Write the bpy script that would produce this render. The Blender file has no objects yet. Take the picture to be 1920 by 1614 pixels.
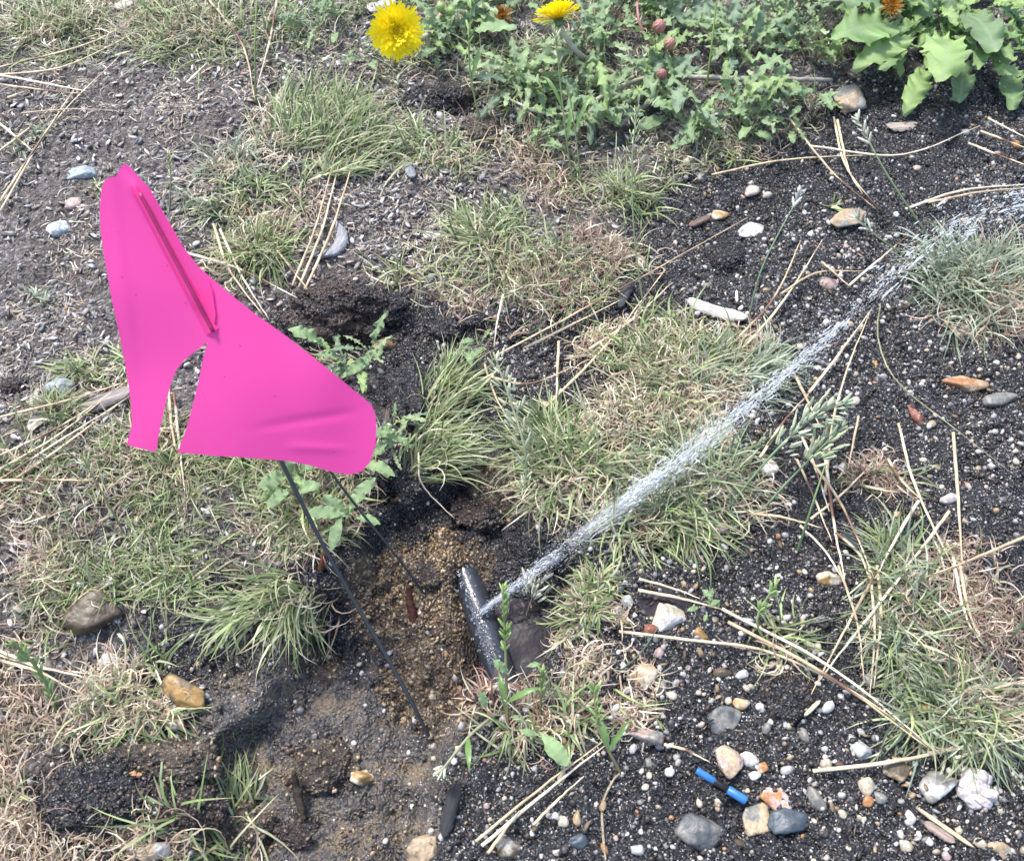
import bpy, math, random
import numpy as np
from mathutils import Vector, Matrix
from mathutils.geometry import delaunay_2d_cdt
random.seed(7); rng = np.random.default_rng(11)
R = math.radians
SC = bpy.context.scene; COL = SC.collection
# ---------------------------------------------------------------- camera
CAMH = 0.56; TILT = R(30); HF = math.tan(R(27.5))
CAM = np.array([0.0, -CAMH * math.tan(TILT), CAMH])
cd = bpy.data.cameras.new('camera'); cam = bpy.data.objects.new('camera', cd); COL.objects.link(cam)
cam.location = CAM; cam.rotation_euler = (TILT, 0, 0)
cd.sensor_width = 36; cd.lens = 18 / HF; cd.clip_start = 0.01; cd.clip_end = 500
cd.dof.use_dof = True; cd.dof.focus_distance = 0.64; cd.dof.aperture_fstop = 20.0
SC.camera = cam
# ---------------------------------------------------------------- sky, sun, exposure
SUN_EL, SUN_AZ = R(58), R(-40)          # light falls from the far left
w = bpy.data.worlds.new('World'); SC.world = w; w.use_nodes = True
nt = w.node_tree; sky = nt.nodes.new('ShaderNodeTexSky'); sky.sky_type = 'NISHITA'
sky.sun_disc = False; sky.sun_elevation = SUN_EL; sky.sun_rotation = SUN_AZ; sky.dust_density = 2.2; sky.air_density = 1.0; sky.ozone_density = 0.6
nt.links.new(sky.outputs[0], nt.nodes['Background'].inputs[0]); nt.nodes['Background'].inputs[1].default_value = 0.15
ld = bpy.data.lights.new('sun', 'SUN'); ld.energy = 2.1; ld.angle = R(12); ld.color = (1, 0.97, 0.94)
sun = bpy.data.objects.new('sun', ld); COL.objects.link(sun)
dv = Vector((math.sin(SUN_AZ) * math.cos(SUN_EL), math.cos(SUN_AZ) * math.cos(SUN_EL), math.sin(SUN_EL)))
sun.rotation_euler = dv.to_track_quat('Z', 'Y').to_euler(); sun.location = dv * 5
SC.view_settings.view_transform = 'Standard'; SC.view_settings.look = 'None'; SC.view_settings.gamma = 1; SC.view_settings.exposure = 1.3
SC.cycles.use_denoising = True; SC.cycles.max_bounces = 6; SC.cycles.transparent_max_bounces = 12
# ---------------------------------------------------------------- plan of the ground (photo pixel <-> point on the ground plane)
CT, ST = math.cos(TILT), math.sin(TILT)
def P(px, py, z=0.0):
    px = np.asarray(px, float); py = np.asarray(py, float)
    u = (px - 960) / 960 * HF; v = (807 - py) / 960 * HF
    d = np.stack([u, v * CT + ST, v * ST - CT], -1)
    t = (np.asarray(z) - CAM[2]) / d[..., 2]
    return CAM + d * t[..., None]
def pix(x, y, z=0.0):
    a = y - CAM[1]; b = z - CAM[2]
    v = a * CT + b * ST; dep = a * ST - b * CT
    return 960 + x / dep / HF * 960, 807 - v / dep / HF * 960
# ---------------------------------------------------------------- noise
def _h(ix, iy, iz, s):
    n = (ix * 374761393 + iy * 668265263 + iz * 1274126177 + s * 974711) & 0xffffffff
    n = ((n ^ (n >> 13)) * 1274126177) & 0xffffffff
    n = ((n ^ (n >> 16)) * 2246822519) & 0xffffffff
    return ((n ^ (n >> 15)) & 0xffffff) / float(0xffffff)
def vn2(x, y, s=0):
    ix = np.floor(x).astype(np.int64); iy = np.floor(y).astype(np.int64); fx = x - ix; fy = y - iy
    fx = fx * fx * fx * (fx * (fx * 6 - 15) + 10); fy = fy * fy * fy * (fy * (fy * 6 - 15) + 10)
    a = _h(ix, iy, 0, s); b = _h(ix + 1, iy, 0, s); c = _h(ix, iy + 1, 0, s); d = _h(ix + 1, iy + 1, 0, s)
    return (a + (b - a) * fx) * (1 - fy) + (c + (d - c) * fx) * fy - 0.5
def vn3(p, s=0):
    i = np.floor(p).astype(np.int64); f = p - i; f = f * f * (3 - 2 * f); r = 0
    for dx in (0, 1):
        for dy in (0, 1):
            for dz in (0, 1):
                wt = (f[:, 0] if dx else 1 - f[:, 0]) * (f[:, 1] if dy else 1 - f[:, 1]) * (f[:, 2] if dz else 1 - f[:, 2])
                r = r + wt * _h(i[:, 0] + dx, i[:, 1] + dy, i[:, 2] + dz, s)
    return r - 0.5
def fbm2(x, y, f, o=4, s=0, g=0.5):
    r = 0; a = 1.0
    for k in range(o):
        c, sn = math.cos(k * 1.3), math.sin(k * 1.3)
        r = r + a * vn2((x * c - y * sn) * f + 31.7 * k, (x * sn + y * c) * f + 17.3, s + k); a *= g; f *= 2.03
    return r
def fbm3(p, f, o=3, s=0, g=0.5):
    r = 0; a = 1.0
    for k in range(o):
        r = r + a * vn3(p * f + 13.7 * k + s * 3.1, s + k); a *= g; f *= 2.1
    return r
def sstep(a, b, x):
    t = np.clip((x - a) / (b - a), 0, 1); return t * t * (3 - 2 * t)
def sdpoly(x, y, poly):
    d = np.full(np.shape(x), 1e18); ins = np.zeros(np.shape(x), bool); n = len(poly)
    for i in range(n):
        x1, y1 = poly[i]; x2, y2 = poly[(i + 1) % n]; ex, ey = x2 - x1, y2 - y1
        t = np.clip(((x - x1) * ex + (y - y1) * ey) / (ex * ex + ey * ey), 0, 1)
        d = np.minimum(d, (x - x1 - t * ex) ** 2 + (y - y1 - t * ey) ** 2)
        if y1 != y2:
            ins ^= ((y1 > y) != (y2 > y)) & (x < (x2 - x1) * (y - y1) / (y2 - y1) + x1)
    d = np.sqrt(d); return np.where(ins, d, -d)      # positive inside
WET = [(1240, 330), (1330, 290), (1500, 240), (1560, 120), (2300, 60), (2600, 2200), (-200, 2200), (40, 1614), (70, 1470), (250, 1360), (190, 1235), (270, 1140), (400, 1180), (560, 1020), (640, 880), (740, 800), (640, 700), (500, 650), (500, 560), (760, 520), (880, 590), (1060, 560), (1130, 430)]
SAND = [(680, 1010), (740, 985), (830, 975), (900, 1000), (950, 1030), (880, 1060), (880, 1250), (910, 1265), (880, 1320), (820, 1390), (740, 1345), (690, 1280), (730, 1200), (640, 1110)]
BASIN = [(640, 1030), (690, 930), (860, 850), (980, 930), (1010, 1010), (1100, 1070), (1090, 1170), (970, 1260), (880, 1320), (830, 1410), (800, 1500), (760, 1800), (330, 1900), (350, 1560), (420, 1360), (540, 1200)]
SPOTS = [(590, 1440, 80, 45), (340, 1420, 95, 40), (690, 1400, 70, 35), (420, 1560, 80, 40), (700, 1560, 80, 50), (560, 1240, 60, 40), (470, 1290, 60, 30), (200, 1560, 60, 30), (930, 900, 60, 50)]
def zones(x, y):
    u, v = pix(x, y)
    j1 = fbm2(x, y, 28, 4, 5) * 90; j2 = fbm2(x, y, 45, 4, 9) * 60
    wet = sstep(-28, 28, sdpoly(u, v, WET) + j1)
    sand = sstep(-16, 16, sdpoly(u, v, SAND) + j2)
    for (a, b, rx, ry) in SPOTS:
        d = 1 - np.hypot((u - a) / rx, (v - b) / ry); sand = np.maximum(sand, 0.75 * sstep(-0.25, 0.35, d + j2 / 60 * 1.0))
    return wet, sand * 1.0
def height(x, y):
    u, v = pix(x, y)
    wet, sand = zones(x, y)
    z = fbm2(x, y, 7, 3, 1) * 0.011 + fbm2(x, y, 40, 3, 2) * 0.0045 + fbm2(x, y, 150, 3, 3) * 0.0022
    bs = sdpoly(u, v, BASIN) + fbm2(x, y, 35, 3, 21) * 40
    ins = sstep(-6, 42, bs)
    z = z - 0.024 * ins
    rough = sstep(-10, 50, sdpoly(u, v, [(60, 1450), (330, 1240), (560, 1060), (700, 900), (900, 800), (1010, 900), (1010, 1010), (880, 1060), (880, 1300), (800, 1420), (760, 1640), (60, 1640)]) + j0(x, y))
    cl = np.abs(fbm2(x, y, 60, 4, 33)); z = z + rough * (0.004 - 0.03 * np.minimum(cl, .35) ** 2 * 4) * 0.32
    z = z - 0.030 * np.exp(-(((u - 955) / 85) ** 2 + ((v - 1165) / 85) ** 2) ** 1.6)
    z = z - 0.014 * np.exp(-(((u - 876) / 34) ** 2 + ((v - 1085) / 48) ** 2) ** 1.6)
    z = z - 0.006 * np.exp(-(((u - 1235) / 60) ** 2 + ((v - 1130) / 45) ** 2) ** 1.6)
    z = z + 0.010 * np.exp(-((u - 600) / 260) ** 2 - ((v - 280) / 200) ** 2) + 0.006 * np.exp(-((u - 1250) / 200) ** 2 - ((v - 800) / 150) ** 2)
    crack = np.abs(fbm2(x, y, 22, 3, 44)); z = z - wet * 0.0035 * sstep(0.035, 0.0, crack)
    far = sstep(1.0, 4.0, np.hypot(x, y)); return z * (1 - far)
def j0(x, y): return fbm2(x, y, 30, 3, 50) * 60
def axis(lo, hi, st, far):
    a = list(np.arange(lo, hi, st)); s = st
    while a[-1] < far: s *= 1.35; a.append(a[-1] + s)
    b = []; s = st; c = lo
    while c > -far: s *= 1.35; c -= s; b.append(c)
    return np.array(b[::-1] + a)
GX = axis(-0.60, 0.60, 0.0016, 60); GY = axis(-0.36, 0.56, 0.0016, 60)
gx, gy = np.meshgrid(GX, GY); GZ = height(gx, gy)
# z smoothed for laying long things
def H(x, y):
    x = np.asarray(x, float); y = np.asarray(y, float)
    i = np.clip(np.searchsorted(GX, x) - 1, 0, len(GX) - 2); j = np.clip(np.searchsorted(GY, y) - 1, 0, len(GY) - 2)
    fx = (x - GX[i]) / (GX[i + 1] - GX[i]); fy = (y - GY[j]) / (GY[j + 1] - GY[j])
    return (GZ[j, i] * (1 - fx) + GZ[j, i + 1] * fx) * (1 - fy) + (GZ[j + 1, i] * (1 - fx) + GZ[j + 1, i + 1] * fx) * fy
def G(px, py, dz=0.0):
    z = np.zeros(np.shape(px))
    for _ in range(5):
        p = P(px, py, z); z = H(p[..., 0], p[..., 1])
    p = P(px, py, z + dz); return p
def mmpx(px, py): # metres per photo pixel at that place on the ground
    p = P(px, py); dep = (p[1] - CAM[1]) * ST - (p[2] - CAM[2]) * CT
    return dep * HF / 960
# ---------------------------------------------------------------- mesh helpers
def mesh(name, V, F, mat, parent=None, attrs=None, smooth=True, link=True):
    V = np.asarray(V, np.float32); me = bpy.data.meshes.new(name)
    if isinstance(F, np.ndarray):
        n, k = F.shape
        me.vertices.add(len(V)); me.vertices.foreach_set('co', V.ravel())
        me.loops.add(n * k); me.loops.foreach_set('vertex_index', F.astype(np.int32).ravel())
        me.polygons.add(n); me.polygons.foreach_set('loop_start', np.arange(0, n * k, k, dtype=np.int32))
        me.polygons.foreach_set('loop_total', np.full(n, k, dtype=np.int32)); me.update(calc_edges=True)
    else: me.from_pydata(V.tolist(), [], F)
    if smooth: me.polygons.foreach_set('use_smooth', np.ones(len(me.polygons), bool))
    for k, a in (attrs or {}).items():
        a = np.asarray(a, np.float32)
        if a.ndim == 2:
            if a.shape[1] == 3: a = np.hstack([a, np.ones((len(a), 1), np.float32)])
            t = me.attributes.new(k, 'FLOAT_COLOR', 'POINT'); t.data.foreach_set('color', a.ravel())
        else: t = me.attributes.new(k, 'FLOAT', 'POINT'); t.data.foreach_set('value', a)
    me.materials.append(mat); me.update()
    if not link: return me
    return obj(name, me, parent)
def obj(name, me, parent=None):
    o = bpy.data.objects.new(name, me); COL.objects.link(o); o.parent = parent; return o
def tag(o, label=None, cat=None, group=None, kind=None):
    if label: o['label'] = label
    if cat: o['category'] = cat
    if group: o['group'] = group
    if kind: o['kind'] = kind
    return o
def thing(name, loc, label, cat, group=None, rz=0):
    o = bpy.data.objects.new(name, None); COL.objects.link(o); o.location = loc; o.rotation_euler = (0, 0, rz)
    o.empty_display_size = 0.01; return tag(o, label, cat, group)
ICO = {}
def ico(n):
    if n not in ICO:
        import bmesh
        bm = bmesh.new(); bmesh.ops.create_icosphere(bm, subdivisions=n, radius=1)
        ICO[n] = (np.array([v.co[:] for v in bm.verts]), np.array([[v.index for v in f.verts] for f in bm.faces])); bm.free()
    return ICO[n][0].copy(), ICO[n][1].copy()
def rots(n, full=True):
    q = rng.normal(size=(n, 4)); 
    if not full: q[:, 1:3] *= 0.18
    q /= np.linalg.norm(q, axis=1)[:, None]; a, b, c, d = q.T
    return np.stack([np.stack([a*a+b*b-c*c-d*d, 2*(b*c-a*d), 2*(b*d+a*c)], -1), np.stack([2*(b*c+a*d), a*a-b*b+c*c-d*d, 2*(c*d-a*b)], -1), np.stack([2*(b*d-a*c), 2*(c*d+a*b), a*a-b*b-c*c+d*d], -1)], 1)
def scatter(pos, scl, cols, M, base, jit=0.0):       # many small solids as one mesh
    V0, F0 = base; n = len(pos); k = len(V0)
    V = V0[None] * (1 + jit * rng.normal(size=(n, k, 1))) * scl[:, None, :]
    V = np.einsum('nij,nkj->nki', M, V) + pos[:, None, :]
    F = (F0[None] + (np.arange(n) * k)[:, None, None]).reshape(-1, F0.shape[1])
    return V.reshape(-1, 3), F, np.repeat(cols, k, axis=0)
BOX = (np.array([[x, y, z] for x in (-1, 1) for y in (-1, 1) for z in (-1, 1)], float), np.array([[0, 1, 3, 2], [4, 6, 7, 5], [0, 4, 5, 1], [2, 3, 7, 6], [0, 2, 6, 4], [1, 5, 7, 3]]))
def tube(pts, rad, k=6, squash=1.0):
    pts = np.asarray(pts, float); n = len(pts); rad = np.broadcast_to(rad, (n,)).astype(float)
    T = np.gradient(pts, axis=0); T /= np.linalg.norm(T, axis=1)[:, None] + 1e-12
    up = np.array([0.03, 0.05, 1.0]); 
    S = np.cross(T, up); S /= np.linalg.norm(S, axis=1)[:, None] + 1e-9; U = np.cross(S, T)
    a = np.arange(k) / k * 2 * math.pi
    V = pts[:, None] + rad[:, None, None] * (np.cos(a)[None, :, None] * S[:, None] + squash * np.sin(a)[None, :, None] * U[:, None])
    V = np.vstack([V.reshape(-1, 3), pts[:1], pts[-1:]]); F = []
    for i in range(n - 1):
        for j in range(k): F.append([i*k+j, i*k+(j+1)%k, (i+1)*k+(j+1)%k, (i+1)*k+j])
    for j in range(k): F.append([n*k, (j+1)%k, j]); F.append([n*k+1, (n-1)*k+j, (n-1)*k+(j+1)%k])
    return V, F
def spline(ctrl, n):
    c = np.asarray(ctrl, float)
    if len(c) == 2: c = np.array([c[0], (c[0] + c[1]) / 2, c[1]])
    t = np.r_[0, np.cumsum(np.linalg.norm(np.diff(c, axis=0), axis=1))]; t /= t[-1]
    e = np.vstack([2*c[0]-c[1], c, 2*c[-1]-c[-2]]); te = np.r_[2*t[0]-t[1], t, 2*t[-1]-t[-2]]
    out = []
    for s in np.linspace(0, 1, n):
        i = min(max(np.searchsorted(t, s, 'right') - 1, 0), len(c) - 2)
        u = (s - t[i]) / (t[i+1] - t[i]); p0, p1, p2, p3 = e[i], e[i+1], e[i+2], e[i+3]
        m1 = (p2 - p0) / (te[i+2] - te[i]) * (t[i+1] - t[i]); m2 = (p3 - p1) / (te[i+3] - te[i+1]) * (t[i+1] - t[i])
        out.append((2*u**3-3*u*u+1)*p1 + (u**3-2*u*u+u)*m1 + (-2*u**3+3*u*u)*p2 + (u**3-u*u)*m2)
    return np.array(out)
# ---------------------------------------------------------------- materials
def M(name): 
    m = bpy.data.materials.new(name); m.use_nodes = True; return m, m.node_tree.nodes, m.node_tree.links, m.node_tree.nodes['Principled BSDF']
def nd(N, t, **k):
    n = N.new(t)
    for a, b in k.items():
        if a[0] == '_': n.inputs[a[1:].replace('_', ' ')].default_value = b
        else: setattr(n, a, b)
    return n
def ramp(N, L, src, stops, interp='LINEAR'):
    r = N.new('ShaderNodeValToRGB'); r.color_ramp.interpolation = interp; e = r.color_ramp.elements
    while len(e) < len(stops): e.new(0.5)
    for el, (p, c) in zip(e, stops): el.position = p; el.color = (*c, 1) if len(c) == 3 else c
    L.new(src, r.inputs[0]); return r.outputs[0]
def mix(N, L, f, a, b, bt='MIX'):
    m = N.new('ShaderNodeMix'); m.data_type = 'RGBA'; m.blend_type = bt
    for s, i in ((f, 0), (a, 6), (b, 7)):
        if hasattr(s, 'links') or hasattr(s, 'is_linked'): L.new(s, m.inputs[i])
        elif isinstance(s, tuple): m.inputs[i].default_value = (*s, 1)
        else: m.inputs[i].default_value = s
    return m.outputs[2]
def bump(N, L, src, st, dist, prev=None):
    b = N.new('ShaderNodeBump'); b.inputs['Strength'].default_value = st; b.inputs['Distance'].default_value = dist
    L.new(src, b.inputs['Height']); 
    if prev is not None: L.new(prev, b.inputs['Normal'])
    return b.outputs[0]
def math_(N, L, op, a, b):
    m = N.new('ShaderNodeMath'); m.operation = op
    for i, s in enumerate((a, b)):
        if isinstance(s, (int, float)): m.inputs[i].default_value = s
        else: L.new(s, m.inputs[i])
    return m.outputs[0]
def soil_material(name, attr=True, wetv=1.0, sandv=0.0, brown=0.0):
    m, N, L, B = M(name)
    geo = N.new('ShaderNodeNewGeometry').outputs['Position']
    def noise(sc, d=6, r=0.6): n = nd(N, 'ShaderNodeTexNoise', _Scale=sc, _Detail=d, _Roughness=r); L.new(geo, n.inputs['Vector']); return n.outputs[0]
    def vor(sc, f='F1'): n = nd(N, 'ShaderNodeTexVoronoi', _Scale=sc); n.feature = f; L.new(geo, n.inputs['Vector']); return n
    if attr:
        wet = N.new('ShaderNodeAttribute'); wet.attribute_name = 'wet'; wet = wet.outputs['Fac']
        sand = N.new('ShaderNodeAttribute'); sand.attribute_name = 'sand'; sand = sand.outputs['Fac']
    else: wet, sand = wetv, sandv
    n1, n2, n3 = noise(16), noise(120), noise(900, 3)
    v1, v2 = vor(420), vor(900); g1 = v1.outputs['Color']; g2 = v2.outputs['Color']
    sep = N.new('ShaderNodeSeparateColor'); L.new(g1, sep.inputs[0]); sep2 = N.new('ShaderNodeSeparateColor'); L.new(g2, sep2.inputs[0])
    wetc = mix(N, L, ramp(N, L, n2, [(0.35, (0,0,0)), (0.7, (1,1,1))]), (0.007, 0.007, 0.009), (0.036, 0.034, 0.038))
    grain = ramp(N, L, sep2.outputs[0], [(0, (0.006,0.006,0.009)), (0.5, (0.018,0.018,0.023)), (0.72, (0.11,0.105,0.105)), (0.88, (0.28,0.26,0.24)), (1, (0.45,0.42,0.38))])
    wetc = mix(N, L, ramp(N, L, n3, [(0.45, (0,0,0)), (0.62, (1,1,1))]), wetc, grain)
    if brown: wetc = mix(N, L, ramp(N, L, n1, [(0.42, (0,0,0)), (0.56, (brown,)*3)]), wetc, (0.10, 0.062, 0.042))
    sg = ramp(N, L, sep2.outputs[1], [(0, (0.10,0.065,0.035)), (0.35, (0.20,0.14,0.085)), (0.7, (0.30,0.22,0.13)), (0.92, (0.42,0.35,0.24)), (1, (0.6,0.55,0.45))])
    sandc = mix(N, L, ramp(N, L, n2, [(0.40, (1,1,1)), (0.56, (0,0,0))]), sg, (0.06, 0.042, 0.03))
    sandc = mix(N, L, ramp(N, L, n1, [(0.40, (.7,)*3), (0.55, (0,0,0))]), sandc, (0.07, 0.045, 0.03))
    dg = ramp(N, L, sep.outputs[2], [(0, (0.06,0.052,0.048)), (0.45, (0.17,0.15,0.14)), (0.8, (0.31,0.29,0.27)), (1, (0.56,0.54,0.52))])
    dryc = mix(N, L, ramp(N, L, n2, [(0.38, (0.7,)*3), (0.62, (0,0,0))]), dg, (0.075, 0.058, 0.048))
    dryc = mix(N, L, ramp(N, L, n1, [(0.4, (0.6,)*3), (0.6, (0,0,0))]), dryc, (0.13, 0.108, 0.096))
    c = mix(N, L, wet, dryc, wetc); c = mix(N, L, sand, c, sandc)
    if attr:
        mud = N.new('ShaderNodeAttribute'); mud.attribute_name = 'mud'; mud = mud.outputs['Fac']; n4 = noise(55, 8, .65)
        mc = ramp(N, L, n4, [(.36, (.012, .011, .013)), (.46, (.05, .048, .052)), (.54, (.12, .112, .112)), (.64, (.26, .20, .13))]); mc = mix(N, L, ramp(N, L, sep2.outputs[1], [(.55, (0,0,0)), (.9, (.8,)*3)]), mc, (.26, .21, .15)); c = mix(N, L, mud, c, mc)
    L.new(c, B.inputs['Base Color'])
    ro = mix(N, L, wet, (0.85,)*3, ramp(N, L, n2, [(0.35, (0.12,)*3), (0.6, (0.42,)*3)])); ro = mix(N, L, sand, ro, (0.5,)*3)
    if attr: ro = mix(N, L, mud, ro, ramp(N, L, n2, [(0.35, (0.1,)*3), (0.65, (0.42,)*3)]))
    if attr: L.new(math_(N, L, 'ADD', math_(N, L, 'MULTIPLY', mud, .3), math_(N, L, 'MULTIPLY', wet, .15)), B.inputs['Coat Weight']); B.inputs['Coat Roughness'].default_value = .25
    L.new(ro, B.inputs['Roughness']); B.inputs['Specular IOR Level'].default_value = 0.55
    hgt = math_(N, L, 'ADD', n3, math_(N, L, 'MULTIPLY', v1.outputs['Distance'], -1.2))
    b = bump(N, L, n2, 1.0, 0.005); b = bump(N, L, hgt, 1.0, 0.0024, b); L.new(b, B.inputs['Normal']); L.new(b, B.inputs['Coat Normal'])
    return m
def col_material(name, rough=0.6, var=0.35, sc=300, bmp=0.5, dist=0.0006, spec=0.4, trans=0.0, stretch=None, speck=0.0, rvar=0.0):
    m, N, L, B = M(name); tc = N.new('ShaderNodeTexCoord').outputs['Object']
    a = N.new('ShaderNodeAttribute'); a.attribute_name = 'col'
    n = nd(N, 'ShaderNodeTexNoise', _Scale=sc, _Detail=5.0, _Roughness=0.6)
    if stretch:
        mp = N.new('ShaderNodeMapping'); mp.inputs['Scale'].default_value = stretch; L.new(tc, mp.inputs[0]); tc = mp.outputs[0]
    L.new(tc, n.inputs['Vector'])
    f = ramp(N, L, n.outputs[0], [(0.3, (1 - var,) * 3), (0.7, (1 + var,) * 3)])
    c = mix(N, L, 1.0, a.outputs['Color'], f, 'MULTIPLY')
    if speck:
        v = nd(N, 'ShaderNodeTexVoronoi', _Scale=sc * 2.5); L.new(tc, v.inputs['Vector']); s = N.new('ShaderNodeSeparateColor'); L.new(v.outputs['Color'], s.inputs[0])
        c = mix(N, L, ramp(N, L, s.outputs[0], [(0.6, (0,0,0)), (0.85, (speck,) * 3)]), c, (0.05, 0.045, 0.04))
    L.new(c, B.inputs['Base Color']); B.inputs['Roughness'].default_value = rough; B.inputs['Specular IOR Level'].default_value = spec
    if rvar: L.new(ramp(N, L, n.outputs[0], [(0.35, (rough - rvar,) * 3), (0.65, (rough + rvar,) * 3)]), B.inputs['Roughness'])
    if bmp: L.new(bump(N, L, n.outputs[0], bmp, dist), B.inputs['Normal'])
    if trans:
        t = N.new('ShaderNodeBsdfTranslucent'); L.new(c, t.inputs[0]); ms = N.new('ShaderNodeMixShader'); ms.inputs[0].default_value = trans
        L.new(B.outputs[0], ms.inputs[1]); L.new(t.outputs[0], ms.inputs[2]); L.new(ms.outputs[0], N['Material Output'].inputs[0])
    return m
MS_ground = soil_material('soil')
MS_clod = soil_material('clod_soil', False, 1.0, 0.0, 0.55); MS_black = soil_material('black_clod_soil', False, 1.0, 0.0, 0.0); MS_tan = soil_material('tan_clod_soil', False, 1.0, 0.5)
M_stone = col_material('stone', 0.42, 0.3, 260, 0.7, 0.0012, 0.5, speck=0.25, rvar=0.15)
M_grain = col_material('gravel_stone', 0.45, 0.3, 500, 0.4, 0.0006, 0.5)
M_grass = col_material('grass_blade', 0.42, 0.25, 120, 0.0, 0, 0.45, trans=0.3)
M_needle = col_material('pine_needle', 0.5, 0.45, 90, 0.6, 0.0004, 0.4, stretch=(1, 1, 1))
M_wood = col_material('weathered_wood', 0.75, 0.4, 60, 0.9, 0.0012, 0.25, stretch=(1.2, 9, 9))
M_litter = col_material('litter', 0.7, 0.3, 300, 0.4, 0.0005, 0.3)
M_leaf = col_material('leaf', 0.36, 0.22, 140, 0.5, 0.0012, 0.5, trans=0.22, rvar=0.08)
M_petal = col_material('petal', 0.55, 0.06, 200, 0.0, 0, 0.25, trans=0.25)
M_stem = col_material('stem', 0.45, 0.2, 150, 0.2, 0.0004, 0.4)
def plain(name, c, rough=0.5, spec=0.5, var=0.15, sc=200, metal=0.0):
    m, N, L, B = M(name); n = nd(N, 'ShaderNodeTexNoise', _Scale=sc, _Detail=5.0); L.new(N.new('ShaderNodeTexCoord').outputs['Object'], n.inputs['Vector'])
    L.new(mix(N, L, n.outputs[0], tuple(x * (1 - var) for x in c), tuple(x * (1 + var) for x in c)), B.inputs['Base Color'])
    B.inputs['Roughness'].default_value = rough; B.inputs['Specular IOR Level'].default_value = spec; B.inputs['Metallic'].default_value = metal
    L.new(bump(N, L, n.outputs[0], 0.3, 0.0006), B.inputs['Normal']); return m
def flag_material():
    m, N, L, B = M('pink_vinyl'); tc = N.new('ShaderNodeTexCoord').outputs['Object']
    n = nd(N, 'ShaderNodeTexNoise', _Scale=14.0, _Detail=2.0); L.new(tc, n.inputs['Vector'])
    v = nd(N, 'ShaderNodeTexVoronoi', _Scale=90.0); L.new(tc, v.inputs['Vector'])
    c = mix(N, L, ramp(N, L, v.outputs['Distance'], [(0.035, (1,1,1)), (0.06, (0,0,0))]), (0.86, 0.085, 0.39), (0.5, 0.03, 0.2))
    L.new(c, B.inputs['Base Color']); B.inputs['Roughness'].default_value = 0.42; B.inputs['Specular IOR Level'].default_value = 0.3
    L.new(bump(N, L, n.outputs[0], 0.25, 0.003), B.inputs['Normal'])
    t = N.new('ShaderNodeBsdfTranslucent'); t.inputs[0].default_value = (1.0, 0.08, 0.42, 1); ms = N.new('ShaderNodeMixShader'); ms.inputs[0].default_value = 0.45
    L.new(B.outputs[0], ms.inputs[1]); L.new(t.outputs[0], ms.inputs[2]); L.new(ms.outputs[0], N['Material Output'].inputs[0]); return m
def water_material(name, white=0.0, rough=0.02, tint=(0.75, 0.8, 0.85), bs=60, bd=0.003, alpha=1.0):
    m, N, L, B = M(name); n = nd(N, 'ShaderNodeTexNoise', _Scale=bs, _Detail=4.0); L.new(N.new('ShaderNodeNewGeometry').outputs['Position'], n.inputs['Vector'])
    B.inputs['Base Color'].default_value = (*tint, 1); B.inputs['Transmission Weight'].default_value = 1 - white; B.inputs['IOR'].default_value = 1.33
    B.inputs['Roughness'].default_value = rough; B.inputs['Alpha'].default_value = alpha; L.new(bump(N, L, n.outputs[0], 0.6, bd), B.inputs['Normal']); return m
# ---------------------------------------------------------------- ground sheet
wet, sand = zones(gx, gy); far = sstep(1.0, 4.0, np.hypot(gx, gy)); 
ny, nx = gx.shape; idx = np.arange(nx * ny).reshape(ny, nx)
Fq = np.stack([idx[:-1, :-1], idx[:-1, 1:], idx[1:, 1:], idx[1:, :-1]], -1).reshape(-1, 4)
MUDP = [(470, 1240), (700, 1230), (740, 1345), (840, 1400), (800, 1500), (790, 1680), (300, 1680), (330, 1560), (420, 1500), (330, 1440), (400, 1330)]
ug, vg = pix(gx, gy); mud = .9 * sstep(-25, 30, sdpoly(ug, vg, MUDP) + fbm2(gx, gy, 30, 4, 61) * 110)
go = mesh('ground', np.stack([gx, gy, GZ], -1).reshape(-1, 3), Fq, MS_ground, attrs={'wet': wet.ravel(), 'sand': sand.ravel(), 'mud': mud.ravel()})
tag(go, 'dark wet stony soil beside dry grey brown ground', 'ground', kind='structure')
# ---------------------------------------------------------------- labels that single out
LAND = {'the blue plastic tube': (1350, 1475), 'the leaking pipe': (900, 1150), 'the pale stone in the small puddle': (1245, 1160), 'the flat orange stone': (1813, 720),
 'the large grey stone at the lower edge': (1308, 1560), 'the olive brown rock': (175, 1160), 'the ochre lump of rock': (350, 1305), 'the dark soil mound behind the flag': (640, 590),
 'the open yellow dandelion': (743, 57), 'the dandelion seen from behind': (1047, 40), 'the foot of the flag wire': (805, 1385), 'the pinkish white crumpled stone': (1830, 1480),
 'the broad leaves at upper right': (1720, 120), 'the round tuft by the puddle': (1100, 1135), 'the sprayed tuft at right': (1830, 500), 'the brown dead tuft at right': (1800, 1200),
 'the pale bark strip': (1340, 590), 'the tip of the pink flag': (235, 310), 'the bluish grey stone at left': (115, 730), 'the yellowish chip': (1348, 405), 'the ochre and white stone': (1550, 1088),
 'the small dry tuft on dark soil': (1635, 890), 'the large middle tuft': (1260, 760), 'the grey weathered chips': (740, 250), 'the long green tuft': (610, 260), 'the pink oval stone': (1215, 1383), 'the lower free corner of the flag': (690, 870), 'the narrow tail of the flag': (265, 840), 'the bottom left soil heap': (200, 1490), 'the tan leafy weed': (1510, 200)}
PEND = []
ORD = ['nearest', 'second nearest', 'third nearest', 'fourth nearest', 'fifth nearest', 'sixth nearest', 'seventh nearest', 'eighth nearest', 'ninth nearest', 'tenth nearest', 'eleventh nearest', 'twelfth nearest']
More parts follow.
